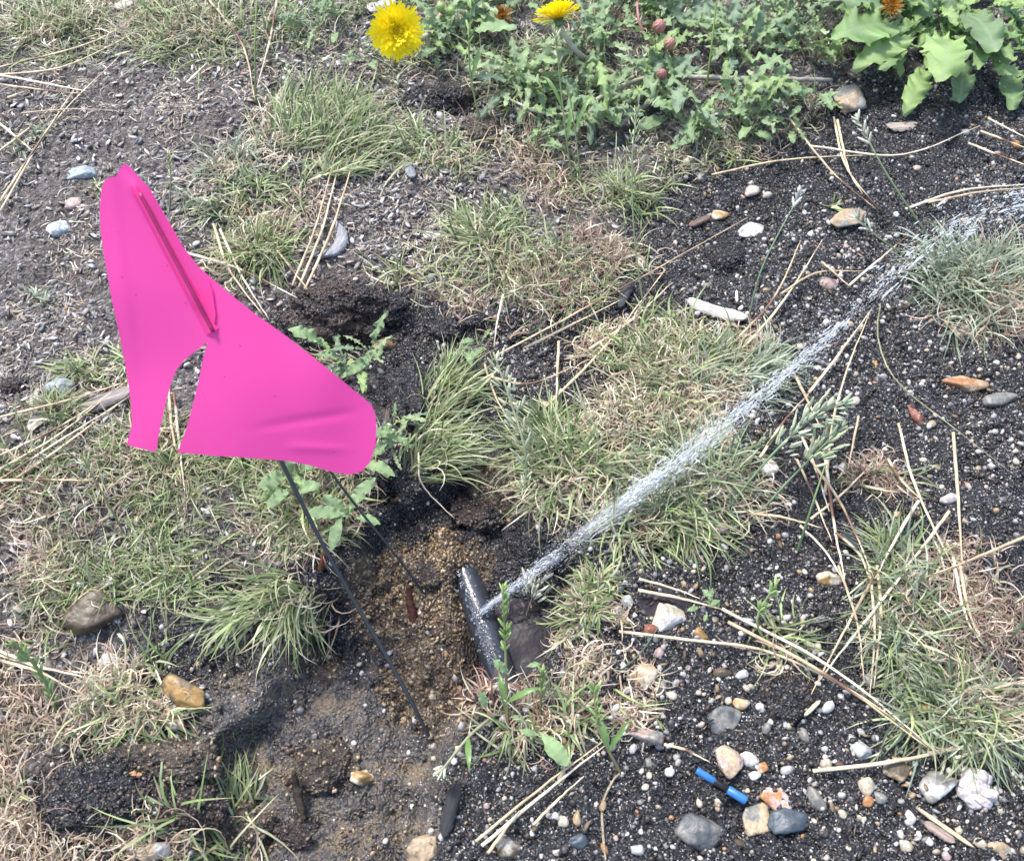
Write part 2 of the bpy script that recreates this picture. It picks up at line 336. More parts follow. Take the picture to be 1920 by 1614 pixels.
def autolabel(o, desc, px, py, cat, group):
    o['category'] = cat; o['group'] = group; PEND.append((o, desc, px, py))
def resolve_labels():
    g = {}
    for o, desc, px, py in PEND:
        nm, (lx, ly) = min(LAND.items(), key=lambda kv: math.hypot(kv[1][0] - px, kv[1][1] - py)); dx, dy = px - lx, py - ly
        side = ('right of' if dx > 0 else 'left of') if abs(dx) > abs(dy) else ('below' if dy > 0 else 'above')
        g.setdefault((desc, side, nm), []).append((math.hypot(dx, dy), o.name, o))
    for (desc, side, nm), l in g.items():
        l.sort(key=lambda t: t[:2])
        for k, (_, _, o) in enumerate(l):
            o['label'] = f'{desc} {side} {nm}' if len(l) == 1 else f'{desc}, {ORD[min(k, 11)]} {side} {nm}'
# ---------------------------------------------------------------- gravel, crumbs, litter (countless small pieces)
def inv_sample(n, fn, box=(-0.58, 0.58, -0.34, 0.54)):
    out = []; c = 0
    while c < n:
        x = rng.uniform(box[0], box[1], n); y = rng.uniform(box[2], box[3], n); k = rng.random(n) < fn(x, y); out.append(np.stack([x[k], y[k]], -1)); c += k.sum()
    return np.vstack(out)[:n]
def dens_wet(x, y):
    w_, s_ = zones(x, y); u, v = pix(x, y); bs = sdpoly(u, v, BASIN); pit = np.hypot((u - 955) / 100, (v - 1160) / 100)
    return w_ * (1 - 0.6 * s_) * np.where(bs > 0, 0.35, 1.0) * (0.35 + sstep(-0.2, 0.35, fbm2(x, y, 14, 3, 70))) * np.where(pit < 1, 0, 1)
PAL = .88 * np.array([[.42,.40,.38], [.55,.52,.47], [.48,.40,.29], [.34,.24,.14], [.20,.19,.19], [.30,.29,.29], [.45,.36,.31], [.66,.64,.6], [.12,.115,.12], [.38,.2,.11]])
def pal(n, p): 
    c = PAL[rng.choice(len(PAL), n, p=np.array(p) / sum(p))] * rng.uniform(0.7, 1.15, (n, 1)); return c
def gravel(name, n, fn, rmin, rmax, pw, p, lab, mat, base=ico(2), flat=0.7, sink=0.35, jit=0.10):
    xy = inv_sample(n, fn); r = rmin + (rmax - rmin) * rng.random(n) ** pw
    scl = r[:, None] * rng.uniform(0.65, 1.25, (n, 3)) * np.array([1, 1, flat]); z = H(xy[:, 0], xy[:, 1]) + r * (0.35 - sink)
    V, F, C = scatter(np.column_stack([xy, z]), scl, pal(n, p), rots(n), base, jit)
    return tag(mesh(name, V, F, mat, attrs={'col': C}), lab, name.replace('_', ' '), kind='stuff')
gravel('gravel', 17000, dens_wet, 0.0004, 0.0024, 4.2, [5, 5, 4, 2, 5, 5, 2, 3, 3, .6], 'fine pale and grey grit strewn over the wet dark soil', M_grain)
gravel('grit', 42000, dens_wet, 0.0002, 0.0008, 2.5, [6, 5, 3, 1, 3, 6, 2, 4, 1, .4], 'tiny pale sharp grains scattered thickly on the wet dark soil', M_grain, base=ico(1), jit=.25)
def crumb(name, n, fn, rmin, rmax, cols, lab, mat):
    xy = inv_sample(n, fn); r = rmin + (rmax - rmin) * rng.random(n) ** 3
    scl = r[:, None] * rng.uniform(0.35, 1.4, (n, 3)); z = H(xy[:, 0], xy[:, 1]) + r * 0.15
    c = np.array(cols)[rng.integers(len(cols), size=n)] * rng.uniform(0.6, 1.3, (n, 1))
    V, F, C = scatter(np.column_stack([xy, z]), scl, c, rots(n), ico(1), 0.28)
    return tag(mesh(name, V, F, mat, attrs={'col': C}, smooth=False), lab, 'soil crumbs', kind='stuff')
M_crumb = col_material('crumb', 0.42, 0.4, 500, 0.8, 0.0006, 0.5)
def d_dark(x, y):
    w_, s_ = zones(x, y); u, v = pix(x, y); pit = np.hypot((u - 955) / 100, (v - 1160) / 100); s_ = np.maximum(s_, .8 * (sdpoly(u, v, MUDP) > -10))
    return w_ * (1 - s_) * (0.4 + sstep(-.1, .3, fbm2(x, y, 20, 3, 77))) * np.where(pit < 1, 0, 1)
crumb('soil_crumbs', 24000, d_dark, 0.0004, 0.0022, [(.018, .016, .017), (.03, .026, .024), (.05, .04, .034)], 'dark wet crumbs of earth on the soil right of the flag', M_crumb)
def d_sand(x, y):
    w_, s_ = zones(x, y); u, v = pix(x, y); s_ = np.where(sdpoly(u, v, SAND) > -20, s_, s_ * .25); pit = np.hypot((u - 955) / 92, (v - 1160) / 92)
    return s_ * (0.3 + sstep(-.1, .3, fbm2(x, y, 25, 3, 78))) * np.where(pit < 1, 0, 1)
crumb('sand_crumbs', 6500, d_sand, 0.0003, 0.0016, [(.28, .2, .11), (.2, .13, .07), (.38, .3, .19), (.08, .055, .035)], 'tan crumbs of wet sand in the dug hollow', M_crumb)
def d_dry(x, y):
    w_, s_ = zones(x, y); return (1 - w_) * (0.3 + sstep(-.2, .3, fbm2(x, y, 12, 3, 79)))
crumb('dry_crumbs', 11000, d_dry, 0.0004, 0.0024, [(.1, .08, .07), (.2, .18, .165), (.3, .28, .26), (.06, .045, .038)], 'grey brown crumbs and grit on the dry ground', M_crumb)
def d_lit(x, y):
    w_, s_ = zones(x, y); u, v = pix(x, y); k = np.exp(-((u - 700) / 260) ** 2 - ((v - 300) / 230) ** 2) + 0.28 + 0.6 * np.exp(-((u - 150) / 200) ** 2 - ((v - 1000) / 300) ** 2)
    return (1 - w_) * np.clip(k, 0, 1)
def litter(name, n, fn, lmin, lmax, cols, lab):
    xy = inv_sample(n, fn); l = lmin + (lmax - lmin) * rng.random(n) ** 2.4
    scl = np.stack([l, l * rng.uniform(.12, .55, n), np.full(n, .00015) + l * .045], -1); z = H(xy[:, 0], xy[:, 1]) + 0.0012 + rng.random(n) * 0.0012
    c = np.array(cols)[rng.integers(len(cols), size=n)] * rng.uniform(0.6, 1.2, (n, 1)); V, F, C = scatter(np.column_stack([xy, z]), scl, c, rots(n, False), ico(1), 0.30)
    a = rng.random(n) * 6.28
    return tag(mesh(name, V, F, M_litter, attrs={'col': C}, smooth=False), lab, 'litter', kind='stuff')
litter('bark_litter', 27000, d_lit, 0.0006, 0.0044, [(.42, .40, .39), (.24, .22, .21), (.56, .53, .50), (.14, .11, .1), (.3, .25, .2)], 'grey flakes of bark and dead bits over the dry ground')
litter('dark_litter', 1500, dens_wet, 0.0006, 0.004, [(.03, .026, .025), (.1, .07, .05), (.25, .18, .11)], 'dark bits of twig and bark in the wet soil')
# ---------------------------------------------------------------- stones
def stone_mesh(sub, ax, ang, seed, rough=0.10):
    V, F = ico(sub); r_ = np.random.default_rng(seed)
    n = r_.normal(size=(14 if ang else 22, 3)); n /= np.linalg.norm(n, axis=1)[:, None]; d = r_.uniform(0.72, 1.0, len(n))
    k = 26 if ang else 7
    q = np.maximum(V @ n.T, 0) / d; rad = 1 / (np.sum(q ** k, axis=1) + 1e-9) ** (1 / k)
    rad = np.clip(rad, 0.4, 1.5) * (1 + rough * fbm3(V, 2.5, 3, seed % 50) + rough * .5 * fbm3(V, 9, 2, seed % 50 + 7))
    return V * rad[:, None] * np.array(ax), F
CN = {'white': (.62,.60,.56), 'cream': (.55,.47,.35), 'tan': (.42,.31,.19), 'ochre': (.40,.24,.08), 'orange': (.42,.20,.08), 'grey': (.22,.21,.185), 'dark grey': (.085,.09,.095), 'bluish': (.30,.35,.37), 'pinkish': (.45,.33,.29), 'pinkish white': (.6,.53,.51), 'reddish': (.25,.09,.055), 'brown': (.115,.085,.052), 'slate blue': (.06,.08,.10), 'pale grey': (.42,.42,.40)}
def stone(px, py, rpx, cname, ang=False, asp=(1, .8, .6), rz=None, label=None, name='pebble', sink=.46, sub=3, seed=None, rough=.1, two=None):
    s = mmpx(px, py) * rpx * 1.18; sink = .3 if rpx > 27 else sink; seed = seed or random.randrange(9999)
    V, F = stone_mesh(sub, asp, ang, seed, rough)
    rz = random.uniform(0, 3.1) if rz is None else rz
    c, sn = math.cos(rz), math.sin(rz); V = V @ np.array([[c, sn, 0], [-sn, c, 0], [0, 0, 1]]) * s
    base = np.array(CN[cname]) * .82; C = np.tile(base, (len(V), 1))
    if two: f = sstep(-.08, .08, fbm3(V / s, 1.6, 3, seed % 40))[:, None]; C = C * (1 - f) + np.array(CN[two]) * f
    p = G(px, py); o = mesh(name, V, F, M_stone, attrs={'col': C}); o.location = (p[0], p[1], p[2] + s * asp[2] * (1 - 2 * sink) * .8)
    return o
NAMED = [ # px, py, r, colour, angular, aspect, rot, label, second colour
 (175, 1158, 43, 'brown', 1, (1, .66, .62), .2, 'olive brown angular rock on bare soil at the left', None), (350, 1304, 29, 'ochre', 1, (1, .85, .8), 2.6, 'rough ochre lump of rock on the mud at lower left', 'brown'),
 (152, 325, 25, 'bluish', 1, (1, .6, .25), .3, 'pale blue grey pointed flake of stone left of the flag tip', None), (113, 428, 21, 'bluish', 0, (1, .85, .5), .5, 'pale bluish white stone on dry soil left of the flag', 'white'),
 (115, 728, 28, 'bluish', 0, (1, .6, .5), .3, 'bluish grey oval stone left of the flag tail', 'grey'), (135, 386, 15, 'pinkish', 0, (1, .7, .5), .2, 'flat pinkish stone between the two pale bluish stones', None),
 (1308, 1560, 44, 'grey', 0, (1, .74, .5), -.25, 'large smooth grey stone at the lower edge under the blue tube', 'dark grey'), (1357, 1350, 26, 'grey', 0, (1, .95, .5), 0, 'round grey green stone above the blue tube', 'dark grey'),
 (1530, 1498, 22, 'grey', 0, (1, .62, .55), 1.9, 'oval speckled grey stone right of the blue tube', None), (1470, 1536, 26, 'slate blue', 1, (1, .8, .5), .4, 'slate blue angular stone below right of the blue tube', None),
 (1606, 1400, 20, 'pale grey', 1, (1, .62, .5), 2.1, 'pale grey angular stone below the crossing pine needles', 'bluish'), (1626, 1475, 17, 'cream', 0, (1, .9, .7), .2, 'round cream stone touching an orange one', None),
 (1627, 1501, 13, 'orange', 0, (1, .8, .6), .9, 'rough orange stone just under the round cream stone', None), (1653, 1497, 12, 'grey', 0, (1, .9, .7), 0, 'small round grey stone beside the orange one', None),
 (1705, 1536, 15, 'white', 0, (1, .75, .7), 1.0, 'smooth white stone left of the split wood splinter', None), (1216, 1383, 29, 'pinkish', 0, (1, .52, .5), -.15, 'pink oval stone on dark soil below the puddle', 'grey'),
 (1246, 1163, 31, 'cream', 1, (1, .68, .6), 1.0, 'cream angular stone standing in the small puddle', 'white'), (1219, 1180, 12, 'reddish', 0, (1, .9, .7), 0, 'small reddish stone left of the puddle stone', None),
 (1203, 1262, 26, 'cream', 0, (1, .65, .6), .9, 'cream and tan stone with a dark hollow below the puddle', 'tan'), (1311, 1190, 15, 'ochre', 0, (1, .55, .6), -.6, 'wet ochre oval pebble right of the puddle stone', None),
 (1551, 1086, 22, 'ochre', 0, (1, .75, .7), 0, 'ochre and white stone on dark soil at the right', 'cream'), (1813, 720, 26, 'orange', 1, (1, .62, .3), -.2, 'flat orange stone lying by itself on dark soil at right', 'tan'),
 (1720, 782, 19, 'reddish', 1, (1, .45, .3), 1.9, 'reddish brown chip of stone left of the flat orange stone', None), (1778, 936, 22, 'pinkish white', 0, (1, .42, .5), .35, 'long pinkish white stone by an upright pine needle', None),
 (1441, 877, 17, 'cream', 1, (1, .85, .5), .2, 'rough cream stone right of the large middle tuft', 'white'), (1348, 405, 14, 'ochre', 1, (1, .7, .5), .6, 'small yellowish chip above a long pine needle', 'cream'),
 (1408, 430, 21, 'pale grey', 1, (1, .7, .2), .4, 'pale flat flake lying on dark soil below the dandelion leaves', 'pinkish white'), (1592, 408, 30, 'tan', 1, (1, .55, .2), .1, 'flat tan stone half sunk in wet soil', 'grey'),
 (1552, 533, 21, 'pinkish', 0, (1, .7, .4), 0, 'smooth pinkish brown stone below the curved needle', 'brown'), (1868, 752, 28, 'grey', 0, (1, .55, .4), .1, 'oval grey stone below the flat orange stone', None),
 (1085, 1577, 23, 'slate blue', 0, (1, .58, .5), .1, 'dark slate coloured oval stone at the bottom centre', None), (953, 1592, 20, 'brown', 1, (1, .9, .5), .3, 'brown grey angular stone at the bottom below the needle bundle', 'grey'),
 (1056, 1540, 12, 'cream', 0, (1, .9, .7), 1, 'cream pebble left of its tan twin at the bottom', None), (1082, 1536, 13, 'tan', 0, (1, .7, .7), 1.5, 'tan upright pebble right of its cream twin at the bottom', None),
 (1353, 1261, 16, 'brown', 0, (1, .6, .6), 0, 'wet brown oval pebble left of a white one', None), (1391, 1265, 12, 'white', 0, (1, .8, .7), 0, 'round white pebble right of the wet brown one', None),
 (1386, 1320, 14, 'cream', 0, (1, .8, .7), -.4, 'glossy cream pebble above the round grey green stone', 'ochre'), (1366, 1314, 8, 'cream', 0, (1, .9, .7), 0, 'tiny cream pebble touching the glossy cream pebble', None),
 (1425, 1325, 9, 'white', 0, (1, .9, .8), 0, 'tiny white pebble right of the glossy cream pebble', None), (1405, 1422, 17, 'white', 0, (1, .7, .6), -.7, 'white speckled pebble above the blue tube', 'pinkish white'),
 (1430, 1438, 11, 'orange', 1, (1, .9, .6), 0, 'square orange pebble under the white speckled pebble', 'cream'), (1413, 1453, 11, 'white', 0, (1, .7, .6), .3, 'white pebble right of the blue tube end', None),
 (1548, 1432, 12, 'cream', 0, (1, 1, .7), 0, 'round cream pebble under the end of a long needle', None), (1370, 1425, 24, 'pinkish', 1, (1, .9, .4), 0, 'crumbly pinkish stone just above the blue tube', 'tan'),
 (1455, 1495, 25, 'orange', 1, (1, .8, .3), -.4, 'crumbly orange patch of stone right of the blue tube', 'pinkish'), (1592, 195, 24, 'tan', 1, (1, .8, .6), 1, 'lumpy tan stone under the upper right leaves', 'grey'),
 (1679, 1440, 26, 'brown', 1, (1, .7, .35), .1, 'brownish flat stone beneath the lowest long needle', 'tan'), (680, 1459, 19, 'ochre', 1, (1, .75, .6), .1, 'ochre stone set in the mud left of the flag wire foot', 'cream'),
 (250, 1455, 20, 'orange', 1, (1, .55, .5), -.2, 'orange stone in the edge of the bottom left soil heap', None), (720, 648, 17, 'ochre', 1, (1, .8, .8), 0, 'ochre stone at the right foot of the soil mound', 'brown'),
 (1420, 1540, 30, 'grey', 1, (1, .8, .25), .5, 'flat sunken grey stone between blue tube and large grey stone', 'tan'), (1315, 335, 14, 'grey', 0, (1, .9, .7), 0, 'grey pebble at the foot of the dandelion leaves', None),
 (1410, 357, 13, 'cream', 0, (1, .9, .6), 0, 'cream pebble below a long horizontal needle', 'pinkish'), (1750, 1470, 30, 'grey', 1, (1, .7, .4), .3, 'dull grey stone left of the pinkish white crumpled stone', 'pale grey'),
 (1200, 492, 15, 'cream', 0, (1, .6, .6), 1.7, 'upright cream stone above the long slanting needle', None), (290, 1596, 32, 'white', 1, (1, .5, .4), .3, 'white and tan flake under the bottom left soil heap', 'tan'),
 (208, 1240, 14, 'white', 1, (1, .9, .6), 0, 'bright white chip above the curly tuft at left', None), (345, 1340, 13, 'pale grey', 0, (1, .6, .5), .9, 'pale grey pebble under the ochre lump', None), (330, 1358, 14, 'cream', 1, (1, .7, .6), 0, 'cream angular pebble below the pale grey pebble', 'ochre'),
 (1868, 1590, 20, 'tan', 1, (1, .8, .4), 0, 'dull tan stone in the lower right corner', 'grey'), (790, 1592, 26, 'tan', 1, (1, .9, .3), .5, 'tan flat stone sunk in mud at the bottom', 'brown')]
for (a, b, r, cn, ang, asp, rz, lab, two) in NAMED:
    o = stone(a, b, r, cn, bool(ang), asp, rz, two=two, sub=4 if r > 18 else 3, name='rock' if r > 27 else 'pebble'); tag(o, lab, 'rock' if r > 27 else 'pebble', 'notable stones on the ground')
# crumpled white quartz: a cluster of angular lobes as one mesh
Vs, Fs, off = [], [], 0
for k in range(9):
    V, F = stone_mesh(3, (1, .8, .7), True, 500 + k, .2); a = k * .7; V = V * random.uniform(.35, .55) + np.array([math.cos(a) * .55, math.sin(a) * .55, random.uniform(-.1, .15)]) * (k > 0)
    Vs.append(V); Fs.append(F + off); off += len(V)
V = np.vstack(Vs) * mmpx(1828, 1478) * 40; o = mesh('rock', V, np.vstack(Fs), M_stone, attrs={'col': np.tile(CN['pinkish white'], (len(V), 1))}); p = G(1828, 1478); o.location = p + np.array([0, 0, .003])
tag(o, 'pinkish white crumpled stone near the lower right corner', 'rock', 'notable stones on the ground')
tooclose = [(n[0], n[1], n[2]) for n in NAMED]
def free(u, v, r): return all(math.hypot(u - a, v - b) > r + c for a, b, c in tooclose)
cnt = 0; zone_r = [(1150, 1920, 1210, 1610, .42), (1260, 1920, 200, 1000, .34), (850, 1300, 1400, 1610, .08), (1150, 1640, 1000, 1250, .06), (80, 700, 1380, 1600, .06), (0, 480, 150, 800, .04)]
kinds = list(CN)
while cnt < 190:
    z = random.choices(zone_r, [q[4] for q in zone_r])[0]; u, v = random.uniform(z[0], z[1]), random.uniform(z[2], z[3]); r = 4.5 + 8 * random.random() ** 2.2
    wv = dens_wet(*[np.array([c]) for c in P(u, v)[:2]])[0]
    if z[0] > 700 and wv < .2 or not free(u, v, r): continue
    cn = random.choices(['white', 'cream', 'tan', 'ochre', 'orange', 'grey', 'dark grey', 'pinkish', 'pale grey'], [5, 5, 3, 1.5, 1, 4, 2, 1.5, 4])[0]
    o = stone(u, v, r, cn, random.random() < .35, (1, random.uniform(.6, .95), random.uniform(.5, .75)), sub=2); tooclose.append((u, v, r))
    autolabel(o, f"{'tiny' if r < 6.5 else 'small'} {cn} pebble", u, v, 'pebble', 'small pebbles in the soil'); cnt += 1
# ---------------------------------------------------------------- soil clods
def clod(px, py, rx, ry, hz, mat, label, seed, rz=0, amp=.5):
    V, F = ico(6 if rx > 70 else 5); s = mmpx(px, py)
    d = 1 + amp * fbm3(V, 1.7, 3, seed) + .35 * amp * fbm3(V, 7, 3, seed + 3, .6) + .12 * amp * fbm3(V, 26, 2, seed + 5)
    V = V * (d - .10 * np.abs(fbm3(V, 12, 2, seed + 9)))[:, None] * np.array([rx, ry * 1.15, hz]) * s; c, sn = math.cos(rz), math.sin(rz); V = V @ np.array([[c, sn, 0], [-sn, c, 0], [0, 0, 1]])
    o = mesh('soil_clod', V, F, mat); p = G(px, py); o.location = (p[0], p[1], p[2] + hz * s * .22)
    k = int((1.2 if mat is MS_tan else 3) * (rx * ry) ** .62); up = np.where(V[:, 2] > -.1 * hz * s)[0]; q = V[rng.choice(up, k)]; r_ = (.0003 + .0014 * rng.random(k) ** 2.6) * min(1, rx / 60); tn = mat is MS_tan
    cc = np.array([(.26, .18, .10), (.36, .28, .18), (.1, .07, .045)] if tn else [(.02, .017, .017), (.05, .036, .03), (.10, .065, .045), (.16, .12, .08)])[rng.choice(3 if tn else 4, k, p=None if tn else [.4, .3, .22, .08])]
    W, E, C = scatter(q, r_[:, None] * rng.uniform(.6, 1.3, (k, 3)), cc, rots(k), ico(1), .2); tag(mesh('crumbs', W, E, M_crumb, o, attrs={'col': C}, smooth=False), kind='stuff'); return tag(o, label, 'soil clod', 'clods of dug up earth')
for a in [(645, 598, 112, 52, 62, MS_clod, 'big dark brown soil mound with crumbly top behind the flag', 3, .05), (590, 640, 42, 30, 24, MS_black, 'black lump under the left end of the soil mound', 5, 0),
          (762, 755, 38, 58, 34, MS_black, 'dark upright clod among weeds right of the flag end', 8, .1), (848, 192, 48, 34, 28, MS_clod, 'dark crumbly clod under the dandelion leaves', 12, 0),
          (905, 250, 36, 32, 18, MS_tan, 'tan brown clod touching the dark one below the dandelions', 15, 0), (838, 622, 30, 22, 18, MS_black, 'small black clod right of the soil mound', 18, 0), (885, 605, 22, 18, 16, MS_black, 'smallest black clod at the foot of a dry tuft', 19, 0),
          (180, 1500, 100, 62, 30, MS_black, 'long dark soil heap in the bottom left', 22, .1), (335, 1500, 85, 45, 24, MS_clod, 'dark heap of soil right of the long heap', 25, -.1), (320, 1425, 95, 34, 20, MS_tan, 'gritty tan clod above the bottom left heap', 27, 0),
          (610, 1440, 62, 42, 24, MS_tan, 'tan gritty clod around the dark stick', 31, .2), (440, 1545, 70, 34, 22, MS_tan, 'tan clod beside the bottom grass tuft', 34, 0), (560, 1560, 50, 26, 14, MS_clod, 'low dark clod at the bottom edge of the mud', 36, 0),
          (1480, 1310, 52, 34, 10, MS_black, 'black rotten clump under the crossing needles', 41, 0), (1365, 480, 36, 26, 9, MS_black, 'low black clod above the long needle', 43, 0), (430, 1085, 34, 22, 18, MS_clod, 'dark clod in the grass left of the flag wire', 46, 0),
          (235, 1375, 26, 20, 12, MS_clod, 'small dark clod above the bottom left heap', 47, 0), (905, 960, 60, 34, 16, MS_clod, 'brown crumbling lip of the hollow', 49, 0), (800, 1075, 52, 26, 14, MS_tan, 'tan sandy lump behind the reddish peg', 51, 0), (25, 722, 24, 14, 9, MS_clod, 'small black clod at the left edge', 53, 0)]: clod(*a)
# ---------------------------------------------------------------- chips of wood and bark
def chip(px, py, L_, W_, rz, cname, label, name='bark_chip', t=.0018, curve=0.0, seed=1, tilt=0, ragged=.25, lift=.002):
    s = mmpx(px, py); r_ = np.random.default_rng(seed); n = 26
    x = np.linspace(-1, 1, n); top = (1 - np.abs(x) ** 5) * (1 + ragged * (r_.random(n) - .5)); bot = -(1 - np.abs(x) ** 5) * (1 + ragged * (r_.random(n) - .5))
    cols = []; m = 7
    for j in range(m): f = j / (m - 1); cols.append(np.stack([x * L_ / 2 * s * (1 + .05 * math.sin(j * 2.1)), (bot + (top - bot) * f) * W_ / 2 * s, np.zeros(n)], -1))
    A = np.array(cols).reshape(-1, 3); A[:, 2] += .12 * W_ * s * (fbm2(A[:, 0] / (L_ * s) * 3, A[:, 1] / (W_ * s) * 6, 1, 3, seed)) - (A[:, 1] ** 2) / (W_ * s) * .5; A[:, 1] += curve * (A[:, 0] ** 2) / (L_ * s)
    B_ = A.copy(); B_[:, 2] -= t; k = n * m; F = []
    for j in range(m - 1):
        for i in range(n - 1): a = j * n + i; F.append([a, a + 1, a + n + 1, a + n]); F.append([k + a + n, k + a + n + 1, k + a + 1, k + a])
    for i in range(n - 1): F.append([i + 1, i, k + i, k + i + 1]); a = (m - 1) * n + i; F.append([a, a + 1, k + a + 1, k + a])
    for j in range(m - 1): a = j * n; F.append([a, a + n, k + a + n, k + a]); a = j * n + n - 1; F.append([a + n, a, k + a, k + a + n])
    V = np.vstack([A, B_]); c = np.array(cname) if isinstance(cname, tuple) else np.array(CN[cname])
    o = mesh(name, V, F, M_wood, attrs={'col': np.tile(c, (len(V), 1)) * (1 + .25 * fbm2(V[:, 0] * 60, V[:, 1] * 500, 1, 2, seed))[:, None]})
    p = G(px, py); o.location = (p[0], p[1], p[2] + t + lift); o.rotation_euler = (tilt, 0, rz); return tag(o, label, name.replace('_', ' '), 'chips of wood and bark')
for a in [(738, 238, 70, 26, 2.1, (.32, .33, .35), 'grey weathered bark chip right of the long green tuft', 'bark_chip', .002, 0, 1), (755, 270, 44, 24, 1.2, (.38, .38, .39), 'paler chip lying against the grey chip', 'bark_chip', .002, 0, 2),
          (770, 325, 40, 17, 1.9, (.25, .26, .28), 'small slate grey chip below the two grey chips', 'bark_chip', .002, 0, 3), (640, 462, 92, 24, 1.25, (.28, .28, .29), 'curved grey bark strip above the soil mound', 'bark_chip', .003, 1.2, 4),
          (205, 755, 100, 30, .45, (.27, .23, .21), 'ridged brown wood slab left of the flag tail', 'bark_chip', .004, 0, 5), (72, 775, 85, 28, 1.75, (.42, .36, .33), 'pale curled dead leaf on the left edge', 'dead_leaf', .0006, .4, 6),
          (1342, 588, 120, 26, -.35, (.5, .46, .41), 'pale bark strip lying behind the large middle tuft', 'bark_chip', .002, .2, 7), (815, 444, 44, 22, .1, (.5, .47, .45), 'whitish flake among grey litter in the middle', 'bark_chip', .001, 0, 8),
          (1757, 1561, 62, 17, -.62, (.30, .23, .19), 'dull brown wood chip under the split splinter', 'bark_chip', .002, 0, 9), (1767, 1552, 118, 8, -.65, (.5, .4, .27), 'split straw coloured splinter in the lower right', 'wood_splinter', .002, 0, 10),
          (1172, 560, 70, 17, 1.15, (.045, .045, .05), 'black charred stick right of the pine needle fork', 'bark_chip', .004, 0, 11), (845, 1520, 100, 26, 1.35, (.03, .03, .033), 'black flat bark piece at the bottom centre', 'bark_chip', .003, 0, 12),
          (1590, 1020, 40, 16, -.9, (.05, .06, .07), 'dark slaty chip between crossing needles', 'bark_chip', .003, 0, 13), (1310, 420, 50, 12, .5, (.17, .12, .1), 'brown bark sliver on dark soil at upper right', 'bark_chip', .002, 0, 14),
          (1475, 690, 75, 8, -1.2, (.22, .12, .09), 'dark reddish splinter where the water crosses', 'wood_splinter', .002, 0, 15), (1690, 240, 60, 22, .1, (.35, .3, .25), 'tan dead leaf scrap under the upper right leaves', 'dead_leaf', .0006, .3, 16),
          (715, 15, 60, 30, .4, (.45, .42, .4), 'grey chip at the top edge left of the open dandelion', 'bark_chip', .002, 0, 17), (240, 12, 50, 24, .6, (.5, .44, .4), 'pale chip at the top edge left', 'bark_chip', .002, 0, 18), (1380, 560, 30, 5, 1.5, (.6, .58, .5), 'tiny pale upright sliver above the pale bark strip', 'wood_splinter', .001, 0, 19),
          (1520, 1330, 44, 8, .7, (.5, .42, .3), 'short cream splinter left of the black rotten clump', 'wood_splinter', .002, 0, 20)]:
    chip(a[0], a[1], a[2], a[3], a[4], a[5], a[6], a[7], a[8], a[9], a[10])
